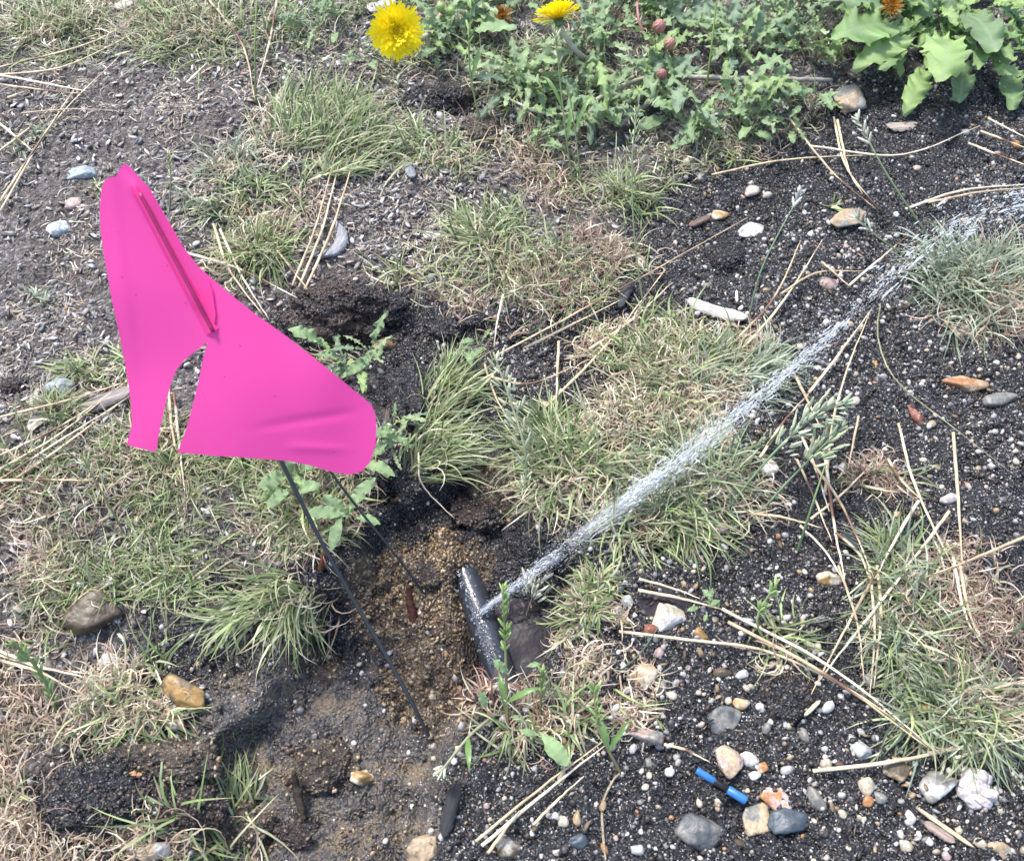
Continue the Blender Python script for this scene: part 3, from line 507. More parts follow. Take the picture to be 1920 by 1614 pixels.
# ---------------------------------------------------------------- pine needles
STRAW = [(.62, .50, .33), (.56, .43, .27), (.68, .58, .42), (.50, .37, .23)]
NEED = [[(0, 395), (100, 232), (224, 105)], [(0, 378), (88, 245), (146, 158)], [(-20, 138), (60, 152), (165, 172)], [(-20, 156), (90, 170), (152, 176)], [(-20, 132), (190, 72), (300, -5)], [(-20, 142), (120, 125), (290, 42)],
 [(350, 156), (388, 118)], [(40, 212), (130, 205), (205, 206)], [(8, 186), (50, 170)], [(-10, 290), (45, 248), (105, 195)], [(0, 232), (60, 282)], [(388, -5), (455, 85), (478, 188)], [(521, -10), (508, 65), (482, 165)],
 [(400, 420), (430, 505), (492, 590)], [(412, 430), (455, 520), (505, 600)], [(548, 535), (590, 430), (628, 292)], [(560, 540), (604, 430), (636, 305)], [(572, 542), (622, 430), (666, 290)], [(342, 472), (450, 505), (560, 560)], [(520, 470), (590, 560)],
 [(-10, 858), (120, 795), (242, 712)], [(-10, 925), (120, 835), (246, 740)], [(-10, 905), (130, 815), (236, 748)], [(-10, 784), (120, 752), (238, 716)], [(-10, 885), (110, 815), (215, 730)], [(316, 728), (322, 800), (340, 905)], [(326, 735), (335, 820), (347, 925)],
 [(-10, 902), (80, 899), (172, 901)], [(-10, 1225), (80, 1250), (172, 1264)], [(-10, 1236), (70, 1258), (150, 1300)], [(-10, 1215), (60, 1246), (165, 1270)],
 [(928, 668), (1130, 560), (1402, 408)], [(985, 652), (1080, 605), (1165, 562)], [(1018, 768), (1130, 655), (1248, 505)], [(944, 552), (932, 605), (926, 652)], [(908, 682), (930, 745), (962, 802)], [(955, 752), (1010, 782), (1062, 806)], [(1048, 640), (1042, 760)], [(785, 848), (790, 905), (852, 972)],
 [(915, 705), (990, 720), (1075, 688)], [(1105, 655), (1185, 600), (1260, 530)],
 [(1334, 328), (1470, 300), (1648, 290)], [(1520, 274), (1690, 290), (1838, 236)], [(1480, 222), (1560, 322), (1642, 392)], [(1563, 220), (1585, 310), (1645, 390)], [(1570, 225), (1592, 320), (1618, 365)], [(1698, 392), (1800, 358), (1930, 345)], [(1740, 380), (1840, 360), (1930, 352)],
 [(1815, 268), (1870, 290), (1930, 312)], [(1838, 246), (1930, 280)], [(1853, 222), (1930, 262)], [(1378, 640), (1450, 560), (1502, 450)], [(1392, 655), (1465, 570), (1542, 450)], [(1462, 552), (1530, 512), (1618, 508)], [(1592, 535), (1650, 485), (1705, 440)], [(1540, 490), (1602, 545)],
 [(1516, 737), (1580, 655), (1634, 580)], [(1547, 925), (1562, 790), (1590, 690), (1632, 583)], [(1651, 573), (1645, 627), (1675, 707), (1782, 797), (1902, 891)], [(1487, 697), (1514, 750), (1540, 806)], [(1685, 794), (1715, 908), (1800, 1088)], [(1788, 811), (1797, 941), (1806, 1085)],
 [(1722, 938), (1680, 1010), (1640, 1085)], [(1925, 1005), (1815, 1052), (1735, 1082)], [(1780, 958), (1735, 1020), (1680, 1085)], [(1494, 861), (1530, 940), (1560, 1015)], [(1548, 861), (1562, 970), (1584, 1085)], [(1511, 848), (1580, 950), (1640, 1085)], [(1521, 972), (1580, 925), (1637, 866)],
 [(1407, 962), (1470, 970), (1542, 990)], [(1500, 985), (1545, 1030), (1580, 1085)], [(1568, 998), (1612, 1040), (1630, 1085)], [(1424, 858), (1470, 790), (1516, 738)], [(1665, 860), (1690, 900), (1725, 935)], [(1500, 810), (1530, 880), (1555, 960)], [(1610, 780), (1600, 830), (1590, 880)],
 [(1198, 1085), (1260, 1102), (1312, 1122)], [(1196, 1106), (1280, 1122), (1352, 1142)], [(1353, 1141), (1554, 1248), (1762, 1412)], [(1365, 1165), (1545, 1262), (1745, 1405)], [(1160, 1184), (1300, 1200), (1440, 1221), (1614, 1305), (1766, 1417)],
 [(1650, 1060), (1590, 1170), (1521, 1301)], [(1690, 1080), (1610, 1180), (1532, 1280)], [(1572, 1060), (1608, 1170), (1620, 1278)], [(1630, 1060), (1640, 1180), (1631, 1308)], [(1645, 1060), (1652, 1150), (1638, 1290)],
 [(1786, 1040), (1812, 1158), (1842, 1208)], [(1800, 1060), (1818, 1150), (1845, 1210)], [(1524, 1445), (1665, 1429), (1925, 1375)], [(1740, 1412), (1830, 1395), (1925, 1370)], [(1792, 1420), (1860, 1400), (1925, 1378)], [(1842, 1298), (1930, 1272)], [(1800, 1320), (1930, 1290)],
 [(891, 1577), (1010, 1480), (1130, 1390)], [(904, 1585), (1020, 1487), (1137, 1395)], [(914, 1599), (975, 1519)], [(1000, 1545), (1050, 1495), (1095, 1455)], [(1245, 1395), (1285, 1405), (1330, 1428)]]
ROUGH = {58: (.25, .24, .14)}
for k, ctrl in enumerate(NEED):
    ctrl = np.array(ctrl, float); n = 16; c2 = spline(ctrl, n); g = G(c2[:, 0], c2[:, 1])
    zz = g[:, 2]; kk = np.convolve(np.pad(zz, 4, 'edge'), np.ones(9) / 9, 'valid'); lift = max(0, float(np.percentile(zz - kk, 80))) + .0050 + .0010 * (k % 4)
    zz = kk + lift; pts = P(c2[:, 0], c2[:, 1], zz); pts[:, :2] += rng.normal(0, .00012, (n, 2))
    ln = float(np.sum(np.linalg.norm(np.diff(pts, axis=0), axis=1))); r = .00084 * random.uniform(.85, 1.2) * (.62 if k in (7, 58, 38) else 1)
    rad = r * np.clip(np.minimum(np.linspace(1.15, 1.15, n), np.linspace(1.6, .35, n)), .35, 1.15); V, F = tube(pts, rad, 6, .75)
    o0 = pts[n // 2]; c = np.array(ROUGH.get(k, STRAW[k % 4])); cc = np.repeat(1 + .35 * rng.normal(size=(n, 1)) * .35, 6, axis=0); C = np.vstack([c * cc, c * .6, c * .8])
    t = np.repeat(np.linspace(0, 1, n), 6); wetf = (rng.random() < .35); 
    if wetf: t0 = rng.random(); C[:n*6] = np.where((np.abs(t - t0) < .12)[:, None], np.array([.16, .08, .05]), C[:n*6])
    V = V - o0; o = mesh('pine_needle', V, F, M_needle, attrs={'col': C}); o.location = o0
    m_ = ctrl.mean(axis=0); autolabel(o, f"{'long' if ln > .07 else 'short'} straw coloured pine needle", np.clip(m_[0], 0, 1920), np.clip(m_[1], 0, 1614), 'pine needle', 'fallen pine needles')
# dark twig joined to the right hand needles
def stick(ctrl, rad, col, name, label, cat, dz=0.002, k=8, mat=None):
    p = np.array([G(a, b, c)[...] for a, b, c in ctrl]); pts = spline(p, 14); rr = np.interp(np.linspace(0, 1, 14), np.linspace(0, 1, len(rad)), rad)
    V, F = tube(spline(p, 40), np.interp(np.linspace(0, 1, 40), np.linspace(0, 1, len(rad)), rad), k + 4); V = V + (max(rad) * .35 * fbm3(V * np.array([1, 1, .4]), 420, 3, 5))[:, None]; o0 = pts[0].copy(); o = mesh(name, V - o0, F, mat or M_wood, attrs={'col': np.tile(col, (len(V), 1))}); o.location = o0; return tag(o, label, cat)
stick([(1840, 1205, .003), (1865, 1232, .004), (1905, 1265, .003)], [.0012, .003, .0035], (.06, .055, .055), 'twig', 'short dark twig end where two needles join on the dead tuft', 'twig')
stick([(766, 1098, .013), (769, 1125, .008), (777, 1170, -.002)], [.0016, .0028, .0024], (.075, .028, .018), 'wooden_peg', 'reddish brown peg sticking up from the sand by the hollow', 'peg')
stick([(612, 1035, .010), (600, 1068, .0)], [.0022, .0018], (.12, .04, .02), 'wooden_peg', 'thin reddish peg in the weeds left of the flag wires', 'peg')
stick([(550, 1448, .016), (557, 1480, .011), (570, 1535, .004)], [.0012, .0028, .0016], (.04, .03, .022), 'stick', 'dark wet stick poking out of the tan clod', 'stick')
stick([(1135, 1614, .001), (1130, 1510, .001), (1150, 1462, .002), (1162, 1450, .001)], [.0006, .0007, .0007, .0006], (.3, .25, .17), 'root_thread', 'thin pale root thread running to the bottom edge', 'root', k=6)
# ---------------------------------------------------------------- leaking pipe, water
A3 = G(862, 1040); B3 = G(945, 1275); zpipe = -0.030
pa = P(832, 962, zpipe - .016); pb = P(952, 1300, zpipe - .003)
ax = spline([pa, (pa * .42 + pb * .58) + np.array([.0, 0, .0045]), pb], 40)
V, F = tube(ax, 0.0095, 28); Mp = plain('black_pipe', (.03, .034, .042), .16, .7, .35, 300)
V = V + (.0005 * fbm3(V, 300, 2, 4))[:, None]; pr = thing('irrigation_pipe', ax[20], 'black wet pipe buried in the hollow where the water jets out', 'pipe')
mesh('pipe_wall', V - ax[20], F, Mp, pr)
def ring(c, d, r0, r1, name, mat, par, n=28):
    d = d / np.linalg.norm(d); V, F = tube([c - d * r1, c + d * r1], r0, n); return mesh(name, V - ax[20], F, mat, par)
ring(ax[9], ax[10] - ax[8], .0106, .0035, 'pipe_collar', Mp, pr)
# pool in the hollow
def pool(name, cx, cy, rx, ry, z, mat, label, jag=.12, seed=1):
    n = 64; a = np.arange(n) / n * 2 * math.pi; r = 1 + jag * np.sin(a * 3 + seed) + jag * .6 * np.sin(a * 5 + seed * 2); rings = 26
    c = P(cx, cy, z); s = mmpx(cx, cy); V = [[0, 0, 0]]
    for k in range(1, rings + 1): f = k / rings; V += [[f * rx * s * r[i] * math.cos(a[i]), f * ry * s * 1.15 * r[i] * math.sin(a[i]), 0] for i in range(n)]
    V = np.array(V); V[:, 2] = .0006 * fbm2(V[:, 0] + cx, V[:, 1], 40, 1, seed) + .0002 * np.sin(np.hypot(V[:, 0] + .01, V[:, 1] - .01) * 1400) * np.exp(-np.hypot(V[:, 0] + .01, V[:, 1] - .01) * 90)
    F = [[0, 1 + i, 1 + (i + 1) % n] for i in range(n)]
    for k in range(rings - 1): F += [[1 + k*n+i, 1+(k+1)*n+i, 1+(k+1)*n+(i+1)%n, 1+k*n+(i+1)%n] for i in range(n)]
    o = mesh(name, V, F, mat); o.location = c; return tag(o, label, 'puddle', kind='structure')
m, N, L, B = M('muddy_water'); B.inputs['Base Color'].default_value = (.02, .016, .018, 1); B.inputs['Roughness'].default_value = .03; B.inputs['IOR'].default_value = 1.33; B.inputs['Specular IOR Level'].default_value = .9
nn = nd(N, 'ShaderNodeTexNoise', _Scale=55.0, _Detail=3.0); L.new(N.new('ShaderNodeNewGeometry').outputs['Position'], nn.inputs['Vector']); L.new(bump(N, L, nn.outputs[0], .5, .004), B.inputs['Normal'])
MUD = m
pool('puddle', 1000, 1168, 86, 108, -.0345, MUD, 'dark pool standing in the hollow under the jet'); 
pool('puddle', 1238, 1138, 72, 40, float(H(*P(1235, 1130)[:2])) + .0028, MUD, 'small clear puddle round the pale stone', .2, 3)
# jet
JC = [P(898, 1150, -.020), P(1050, 1035, .0), P(1240, 890, .030), P(1420, 745, .060), P(1560, 625, .078), P(1680, 510, .090), P(1780, 432, .097), P(1930, 368, .103), P(2120, 300, .100)]
J = spline(JC, 200); JT = np.gradient(J, axis=0); JT /= np.linalg.norm(JT, axis=1)[:, None]; jl = np.r_[0, np.cumsum(np.linalg.norm(np.diff(J, axis=0), axis=1))]
MW = water_material('white_water', .30, .08, (.88, .92, .95)); MWc = water_material('clear_water', .05, .04, (.9, .93, .96), 160, .004)
jet = thing('water_jet', JC[0], 'white jet of water spraying from the pipe up to the right edge', 'water jet')
m_ = 55; q = J[:m_]; rr = np.linspace(.0022, .0055, m_); V, F = tube(q, rr, 26, .35)
V = V + (.0018 * fbm3(V * np.array([1, 1, 1]), 140, 3, 8))[:, None] * np.linspace(.3, 1, len(V))[:, None]; mesh('clear_water_sheet', V - JC[0], F, MWc, jet)
def drops(n, t, spread, rmin, rmax, lfac, name, mat, par, org, fall=0):
    i = np.clip((t * 199).astype(int), 0, 198); c = J[i]; T = JT[i]; f = (t * 199 - i)[:, None]; c = c + (J[i + 1] - J[i]) * f
    S = np.cross(T, [0, 0, 1.0]); S /= np.linalg.norm(S, axis=1)[:, None]; U = np.cross(S, T)
    a = rng.normal(size=(n, 2)) * spread[:, None]; c = c + S * a[:, :1] + U * a[:, 1:]; 
    if fall: c[:, 2] -= rng.random(n) ** 2 * fall
    z = H(c[:, 0], c[:, 1]); c[:, 2] = np.maximum(c[:, 2], z + .001)
    T = T + rng.normal(size=(n, 3)) * .10; T /= np.linalg.norm(T, axis=1)[:, None]; S = np.cross(T, [0, 0, 1.0]); S /= np.linalg.norm(S, axis=1)[:, None]; U = np.cross(S, T)
    Mx = np.stack([T, S, U], -1); r = rmin + (rmax - rmin) * rng.random(n) ** 2.5; l = r * (1 + lfac * rng.random(n) ** 1.5)
    V, F, _ = scatter(c, np.stack([l, r, r], -1), np.zeros((n, 3)), Mx, ico(2), .04); return mesh(name, V - org, F, mat, par)
def tdist(n, p): return rng.random(n) ** p
def pulse(t): return 1.0
def brk(t, th): return rng.random(len(t)) < np.clip(.25 + 2.4 * (vn2(t * 14, t * 0 + 2, 3) + .5 * vn2(t * 41, t * 0 + 7, 4) + .18), th, 1)
ju = pix(J[:, 0], J[:, 1], J[:, 2])[0]
def jt(n, xs, ws):      # positions along the jet, by how much water passes there
    g = np.interp(ju, xs, ws) * np.gradient(ju); c = np.r_[0, np.cumsum(np.maximum(g, 0))]; c = c[:200] / c[199]; return np.interp(rng.random(n), c, np.linspace(0, .995, 200))
SP = lambda t: np.interp(t, np.linspace(0, 1, 200), np.interp(ju, [898, 1000, 1120, 1250, 1330, 1480, 1600, 1680, 1780, 1950], [.0012, .0034, .0062, .0082, .0066, .0044, .0038, .0062, .0080, .0075]))
t = jt(2800, [898, 1000, 1150, 1300, 1480, 1600, 1700, 1800, 1950], [.9, .8, .9, 1.0, .7, .48, .5, .55, .6]); t = t[brk(t, .16)]
drops(len(t), t, SP(t) * .60, .00009, .00036, 12, 'water_strands', MW, jet, JC[0])
t = jt(1900, [898, 1100, 1250, 1400, 1600, 1950], [.3, .6, 1.4, 1, .5, .1]); t = t[brk(t, .12)]
drops(len(t), t, SP(t) * .40, .00008, .00026, 20, 'core_strands', MW, jet, JC[0])
t = jt(8500, [898, 1100, 1300, 1600, 1950], [.5, 1, 1.1, .5, .8]); drops(len(t), t, SP(t) * 1.15, .00006, .00019, 6, 'fine_drops', MW, jet, JC[0], .010)
t = jt(170, [898, 1600, 1700, 1950], [0, 0, .6, 1.6]); drops(len(t), t, SP(t) * .8, .0003, .0008, 7, 'large_drops', MW, jet, JC[0])
# splash drops fallen on ground and leaves at upper right
xy = inv_sample(3200, lambda x, y: (lambda u, v: sstep(1150, 1700, u) * sstep(1000, 300, v) + .6 * np.exp(-((u - 960) / 110) ** 2 - ((v - 1120) / 90) ** 2))(*pix(x, y)))
hz = np.where(rng.random(len(xy)) < .7, .0008, rng.random(len(xy)) * .05); r = rng.uniform(.00018, .0005, len(xy)); pz = H(xy[:, 0], xy[:, 1]) + hz
V, F, _ = scatter(np.column_stack([xy, pz]), np.stack([r, r, r * 1.1], -1), np.zeros((len(xy), 3)), rots(len(xy), False), ico(1))
tag(mesh('spray_drops', V, F, MW), 'fine water drops falling around the jet at the upper right', 'spray', kind='stuff')
# froth along the pipe
def froth(cx0, cy0, cx1, cy1, n, sp, z):
    t = rng.random(n); c = P(cx0 + (cx1 - cx0) * t + rng.normal(size=n) * sp, cy0 + (cy1 - cy0) * t + rng.normal(size=n) * sp * .6, z + rng.random(n) * .0015); return c
c = np.vstack([froth(886, 1130, 924, 1245, 330, 6, -.0230), froth(880, 1118, 925, 1240, 60, 14, -.0235), froth(866, 1062, 886, 1128, 70, 10, -.0235)])
r = .00015 + .0007 * rng.random(len(c)) ** 2; V, F, _ = scatter(c, np.stack([r * 1.6, r, r * .5], -1), np.zeros((len(c), 3)), rots(len(c), False), ico(2), .06)
tag(mesh('water_froth', V, F, MWc), 'line of white froth running along the wet pipe', 'froth', kind='stuff')
# ---------------------------------------------------------------- blue plastic tube
e0 = G(1304, 1446); e1 = G(1396, 1504); d = e1 - e0; Lb = np.linalg.norm(d[:2]); s0 = mmpx(1350, 1475) * 7.6
tb = thing('plastic_tube', (*((e0 + e1) / 2)[:2], max(e0[2], e1[2], G(1350, 1475)[2]) + s0 * 1.05), 'short bright blue plastic tube with a black band in the middle', 'tube', rz=math.atan2(d[1], d[0]))
MB = plain('blue_plastic', (.028, .14, .36), .4, .5, .45, 260); MK = plain('black_band', (.01, .01, .012), .3, .5)
def lathe(prof, k, name, mat, par):
    a = np.arange(k) / k * 2 * math.pi; V = np.array([[x, r * math.cos(b), r * math.sin(b)] for x, r in prof for b in a]); n = len(prof)
    F = [[i*k+j, i*k+(j+1)%k, (i+1)*k+(j+1)%k, (i+1)*k+j] for i in range(n-1) for j in range(k)]; return mesh(name, V, F, mat, par)
h = Lb / 2
lathe([(-h, s0*.55), (-h, s0*.88), (-h+.0006, s0*.92), (-.0042, s0*.92), (-.0036, s0*.8), (-.0036, s0*.3)], 24, 'sleeve', MB, tb)
lathe([(.0036, s0*.3), (.0036, s0*.9), (.0042, s0*1.08), (h-.0006, s0*1.1), (h, s0*1.05), (h, s0*.78), (h-.006, s0*.72), (h-.006, 0.00001)], 24, 'sleeve', MB, tb)
lathe([(-.0042, s0*.4), (-.0042, s0*.95), (-.0036, s0*1.02), (0, s0*.72), (.0036, s0*1.1), (.0042, s0*.5)], 24, 'band', MK, tb)
# ---------------------------------------------------------------- flag with its wires
base = G(805, 1385); FT = P(232, 316, .225)
flag = thing('marker_flag', base, 'bright pink plastic marker flag on a thin dark wire', 'flag')
MWIRE = plain('dark_wire', (.035, .04, .045), .38, .6, .4, 250)
wl = np.array([base + (FT - base) * t - np.array([0, 0, .006 * max(0, t - .2)]) for t in np.linspace(-.03, .74, 60)]); wl[:, 0] += .0012 * np.sin(np.linspace(0, 9, 60))
V, F = tube(wl, .00115, 10); V = V + (.00009 * fbm3(V, 700, 2, 3))[:, None]; mesh('wire_stake', V - base, F, MWIRE, flag)
OUT = [(233, 306), (243, 312), (262, 334), (280, 352), (300, 388), (322, 425), (343, 462), (372, 500), (402, 526), (440, 558), (480, 590), (520, 618), (560, 648), (600, 680), (640, 712), (680, 745), (697, 760), (704, 778), (706, 805), (704, 835), (694, 866), (678, 884), (655, 890), (620, 884), (580, 872), (540, 864), (500, 861), (450, 857), (400, 854), (333, 848),
       (346, 815), (360, 765), (372, 715), (381, 670), (389, 642), (388, 641), (376, 652), (360, 664), (345, 676), (330, 695), (322, 715), (312, 750), (303, 790), (297, 820), (293, 847), (265, 841), (237, 834), (243, 815), (248, 790), (245, 755), (240, 715), (232, 670), (222, 620), (212, 575), (203, 525), (195, 480), (188, 430), (187, 390), (190, 355), (196, 338), (205, 333), (218, 331), (224, 318)]
def t_on(px, py):   # parameter along the wire for a pixel, and signed pixel offset
    a = np.array([805., 1385.]); b = np.array([232., 316.]); d = b - a; L2 = d @ d; dx, dy = px - a[0], py - a[1]
    return (dx * d[0] + dy * d[1]) / L2, (dx * d[1] - dy * d[0]) / math.sqrt(L2)
def wire_z(t):      # t is a picture-space parameter: find the wire height with perspective
    da = np.linalg.norm(base - CAM); db = np.linalg.norm(FT - CAM); s = t * da / (t * da + (1 - t) * db) if np.isscalar(t) else t * da / (t * da + (1 - t) * db)
    return base[2] + (FT[2] - base[2]) * s
CP = np.array([(232, 316, .224), (190, 350, .213), (187, 440, .198), (205, 560, .180), (240, 700, .152), (238, 833, .120), (293, 847, .124), (312, 750, .146), (345, 676, .160), (300, 560, .190), (300, 420, .208), (250, 480, .196),
   (300, 388, .212), (400, 526, .190), (480, 590, .186), (560, 648, .178), (640, 712, .168), (700, 765, .158), (706, 810, .147), (655, 890, .132), (520, 862, .139), (400, 854, .140), (335, 848, .140), (372, 715, .163), (450, 700, .176), (540, 760, .166), (620, 790, .158), (470, 800, .158), (600, 850, .142), (396, 600, .186)], float)
PLF = np.linalg.lstsq(np.column_stack([np.ones(len(CP)), CP[:, :2]]), CP[:, 2], rcond=None)[0]; CP[:, 2] = CP[:, 2] * .42 + .58 * (PLF[0] + CP[:, :2] @ PLF[1:])
K = lambda r: r ** 3
Amat = K(np.hypot(CP[:, None, 0] - CP[None, :, 0], CP[:, None, 1] - CP[None, :, 1]) / 100) + np.eye(len(CP)) * 1.5; Pm = np.column_stack([np.ones(len(CP)), CP[:, :2] / 100])
SOL = np.linalg.solve(np.block([[Amat, Pm], [Pm.T, np.zeros((3, 3))]]), np.r_[CP[:, 2], 0, 0, 0])
def flag_z(u, v):
    r = K(np.hypot(u[:, None] - CP[None, :, 0], v[:, None] - CP[None, :, 1]) / 100); z = r @ SOL[:len(CP)] + SOL[-3] + SOL[-2] * u / 100 + SOL[-1] * v / 100
    t, off = t_on(u, v)
    z = z + .0018 * np.exp(-(off / 9) ** 2) * sstep(600, 560, v) * sstep(318, 360, v)        # rib over the wire
    z = z + .0012 * np.sin((u + v * .6) / 38) * sstep(40, 200, np.abs(off))
    z = z - .0007 * np.exp(-((v - (812 - (u - 420) * .16)) / 9) ** 2) * sstep(430, 560, u) * sstep(690, 620, u)      # crease
    z = z + .0008 * np.exp(-((v - (838 + (u - 560) * .05)) / 8) ** 2) * sstep(520, 570, u) * sstep(680, 600, u)
    z = z + .0004 * np.exp(-((u - (215 + (v - 400) * .12)) / 12) ** 2)
    return z
from_poly = np.array(OUT, float); dense = []
for i in range(len(from_poly)):
    a, b = from_poly[i], from_poly[(i + 1) % len(from_poly)]; k = max(1, int(np.linalg.norm(b - a) / 7)); dense += [a + (b - a) * j / k for j in range(k)]
dense = np.array(dense); uu, vv = np.meshgrid(np.arange(180, 712, 5.0), np.arange(304, 895, 5.0)); uu, vv = uu.ravel(), vv.ravel(); s_ = sdpoly(uu, vv, OUT) > 3.2
pts2 = [Vector(p) for p in dense] + [Vector((a, b)) for a, b in zip(uu[s_], vv[s_])]; nb = len(dense)
vo, _, fo, *_ = delaunay_2d_cdt(pts2, [], [list(range(nb))], 1, 1e-4)
vo = np.array([v[:] for v in vo]); V = P(vo[:, 0], vo[:, 1], flag_z(vo[:, 0], vo[:, 1])); MF = flag_material()
fl = mesh('flag_sheet', V - base, [list(f) for f in fo], MF, flag)
# sleeve of doubled film over the wire
sl = []; ts = np.linspace(0, 1, 30)
for k, t in enumerate(ts):
    cu, cv = 250 + (398 - 250) * t, 350 + (622 - 350) * t; wdt = 7 + 6 * t
    for j, f in enumerate(np.linspace(-1, 1, 9)): u, v = cu + f * wdt * .88, cv - f * wdt * .47; sl.append((u, v, flag_z(np.array([u]), np.array([v]))[0] + .0003 + .0014 * (1 - f * f)))
sl = np.array(sl); V = P(sl[:, 0], sl[:, 1], sl[:, 2]); F = [[i*9+j, i*9+j+1, (i+1)*9+j+1, (i+1)*9+j] for i in range(29) for j in range(8)]
mesh('sleeve', V - base, F, MF, flag)
ww = np.array([P(262 + (400 - 262) * t, 362 + (622 - 362) * t, flag_z(np.array([262 + 138 * t]), np.array([362 + 260 * t]))[0] + .0021) for t in np.linspace(0, 1, 30)])
V, F = tube(ww, .0010, 8); MM = plain('wire_under_film', (.30, .012, .09), .4, .4, .3, 200); mesh('wire_in_sleeve', V - base, F, MM, flag)
tri = np.array([(388, 520), (398, 545), (404, 590), (400, 622), (392, 612), (378, 585), (372, 560)]); c = tri.mean(axis=0)
tv = np.vstack([c, tri]); V = P(tv[:, 0], tv[:, 1], flag_z(tv[:, 0], tv[:, 1]) + .0010); mesh('fold', V - base, [[0, i + 1, (i + 1) % 7 + 1] for i in range(7)], MF, flag)
b2 = G(797, 1118); top2 = P(560, 800, .100); w2 = thing('wire_stake', b2, 'thinner second dark wire standing behind the flag wire', 'wire')
wl = np.array([b2 + (top2 - b2) * t for t in np.linspace(-.05, 1, 30)]); wl[:, 0] += .001 * np.sin(np.linspace(0, 7, 30)); V, F = tube(wl, .00085, 8); mesh('wire', V - b2, F, MWIRE, w2)
# ---------------------------------------------------------------- grass
GREEN = [(.17, .235, .085), (.24, .31, .125), (.32, .38, .18), (.13, .185, .085), (.40, .42, .26)]; DRY = [(.56, .48, .33), (.42, .34, .23), (.66, .60, .46), (.42, .30, .22)]; DEAD = [(.32, .22, .16), (.44, .34, .26), (.56, .47, .38), (.22, .145, .11)]; BLUE = [(.16, .22, .13), (.22, .28, .18), (.28, .34, .23), (.36, .40, .31)]
def blades(xy, hgt, az, el, droop, curl, wid, cols, tipdry=.5, K=7):
    n = len(xy); z = H(xy[:, 0], xy[:, 1]); p = np.column_stack([xy, z - .0008]); ring = []; e = el.copy(); a = az.copy()
    for k in range(K):
        s = k / (K - 1); side = np.column_stack([-np.sin(a), np.cos(a), np.zeros(n)]); side[:, 2] += .35 * np.sin(az * 7); wv = (wid * (1 - s ** 2.2) * .5 + .00006)[:, None]
        ring.append((p - side * wv, p + side * wv))
        if k < K - 1:
            st = hgt / (K - 1); p = p + np.column_stack([np.cos(e) * np.cos(a), np.cos(e) * np.sin(a), np.sin(e)]) * st[:, None]; e = e - droop / (K - 1); a = a + curl / (K - 1)
            p[:, 2] = np.maximum(p[:, 2], H(p[:, 0], p[:, 1]) + .0006)
    V = np.stack([v for r in ring for v in r], 1).reshape(-1, 3); F0 = np.array([[2*k, 2*k+1, 2*k+3, 2*k+2] for k in range(K - 1)]); F = (F0[None] + (np.arange(n) * 2 * K)[:, None, None]).reshape(-1, 4)
    s = np.repeat(np.linspace(0, 1, K), 2)[None, :, None]; f = sstep(.6, 1.0, s) * tipdry * rng.random((n, 1, 1)) + sstep(.3, 0, s) * .45
    C = cols[:, None] * (1 - f) + np.array([.36, .29, .18]) * f; return V, F, C.reshape(-1, 3)
def pick(pool_, n): return np.array(pool_)[rng.integers(len(pool_), size=n)] * rng.uniform(.42, 1.5, (n, 1))
def tuft(label, cx, cy, rx, ry, ngreen, ndry, hmin, hmax, lean=(0, 0), green=GREEN, dry=DRY, spread=1.5, el0=.78, wid=.00125, curl=1.2, crowns=6, droop=1.5, gx_=(0, 0), ext=None):
    c0 = G(cx, cy); s = mmpx(cx, cy); t = thing('grass_tuft', c0, label, 'grass tuft', 'tufts of grass')
    la = math.atan2(-lean[1], lean[0]); lm = math.hypot(*lean)
    for nm, n, pool_, sh, cu, hh in (('green_blades', ngreen, green, gx_, .5 * curl, 1.0), ('dry_blades', ndry, dry, (-gx_[0], -gx_[1]), 2.6 * curl, .8)):
        n = int(n * .62)
        if not n: continue
        kc = rng.normal(size=(crowns, 2)) * .6; ci = rng.integers(crowns, size=n); q = kc[ci] + rng.normal(size=(n, 2)) * .30; q = q / np.maximum(1, np.linalg.norm(q, axis=1) / 1.35)[:, None]
        q = q + np.array(sh) * .45; xy = np.column_stack([c0[0] + q[:, 0] * rx * s, c0[1] - q[:, 1] * ry * s * 1.15])
        az = np.arctan2(-q[:, 1], q[:, 0]) + rng.normal(size=n) * 1.0 * spread; vx = np.cos(az) + lm * math.cos(la) * 2; vy = np.sin(az) + lm * math.sin(la) * 2; az = np.arctan2(vy, vx)
        h = (hmin + (hmax - hmin) * rng.random(n) ** 1.3) * .01 * hh; el = np.clip(el0 + rng.normal(size=n) * .42 - .25 * np.linalg.norm(q, axis=1), .15, 1.5)
        V, F, C = blades(xy, h, az, el, droop * rng.uniform(.4, 1.3, n), rng.normal(size=n) * cu, wid * rng.uniform(.55, 1.25, n) * (.75 if nm[0] == 'd' else 1), pick(pool_, n))
        mesh(nm, V - c0, F, M_grass, t, attrs={'col': C})
    return t
T_ = tuft
T_('green grass tuft in the top left corner', 90, 55, 105, 62, 750, 450, 1.8, 4.2, crowns=8)
T_('bright green grass along the top edge left of the open dandelion', 400, 55, 120, 60, 620, 160, 2, 4.8, lean=(-.2, -.2), crowns=9)
T_('long green tuft swept to the right above the pink flag', 590, 270, 105, 60, 1500, 420, 2.5, 5.2, lean=(.35, -.5), crowns=9)
T_('half dead tuft with a reddish dry top, left of two parallel needles', 490, 360, 80, 55, 420, 950, 1.5, 3, gx_=(-.8, -.2), dry=DRY + DEAD)
T_('green tuft between needles directly above the soil mound', 480, 468, 72, 42, 650, 350, 1.8, 3.6)
T_('bluish green thin grass right of the flag tip', 415, 330, 40, 60, 300, 120, 1.5, 3, green=BLUE)
T_('light green tuft right of the grey bark chips', 850, 295, 70, 45, 300, 140, 2, 4.4, crowns=4)
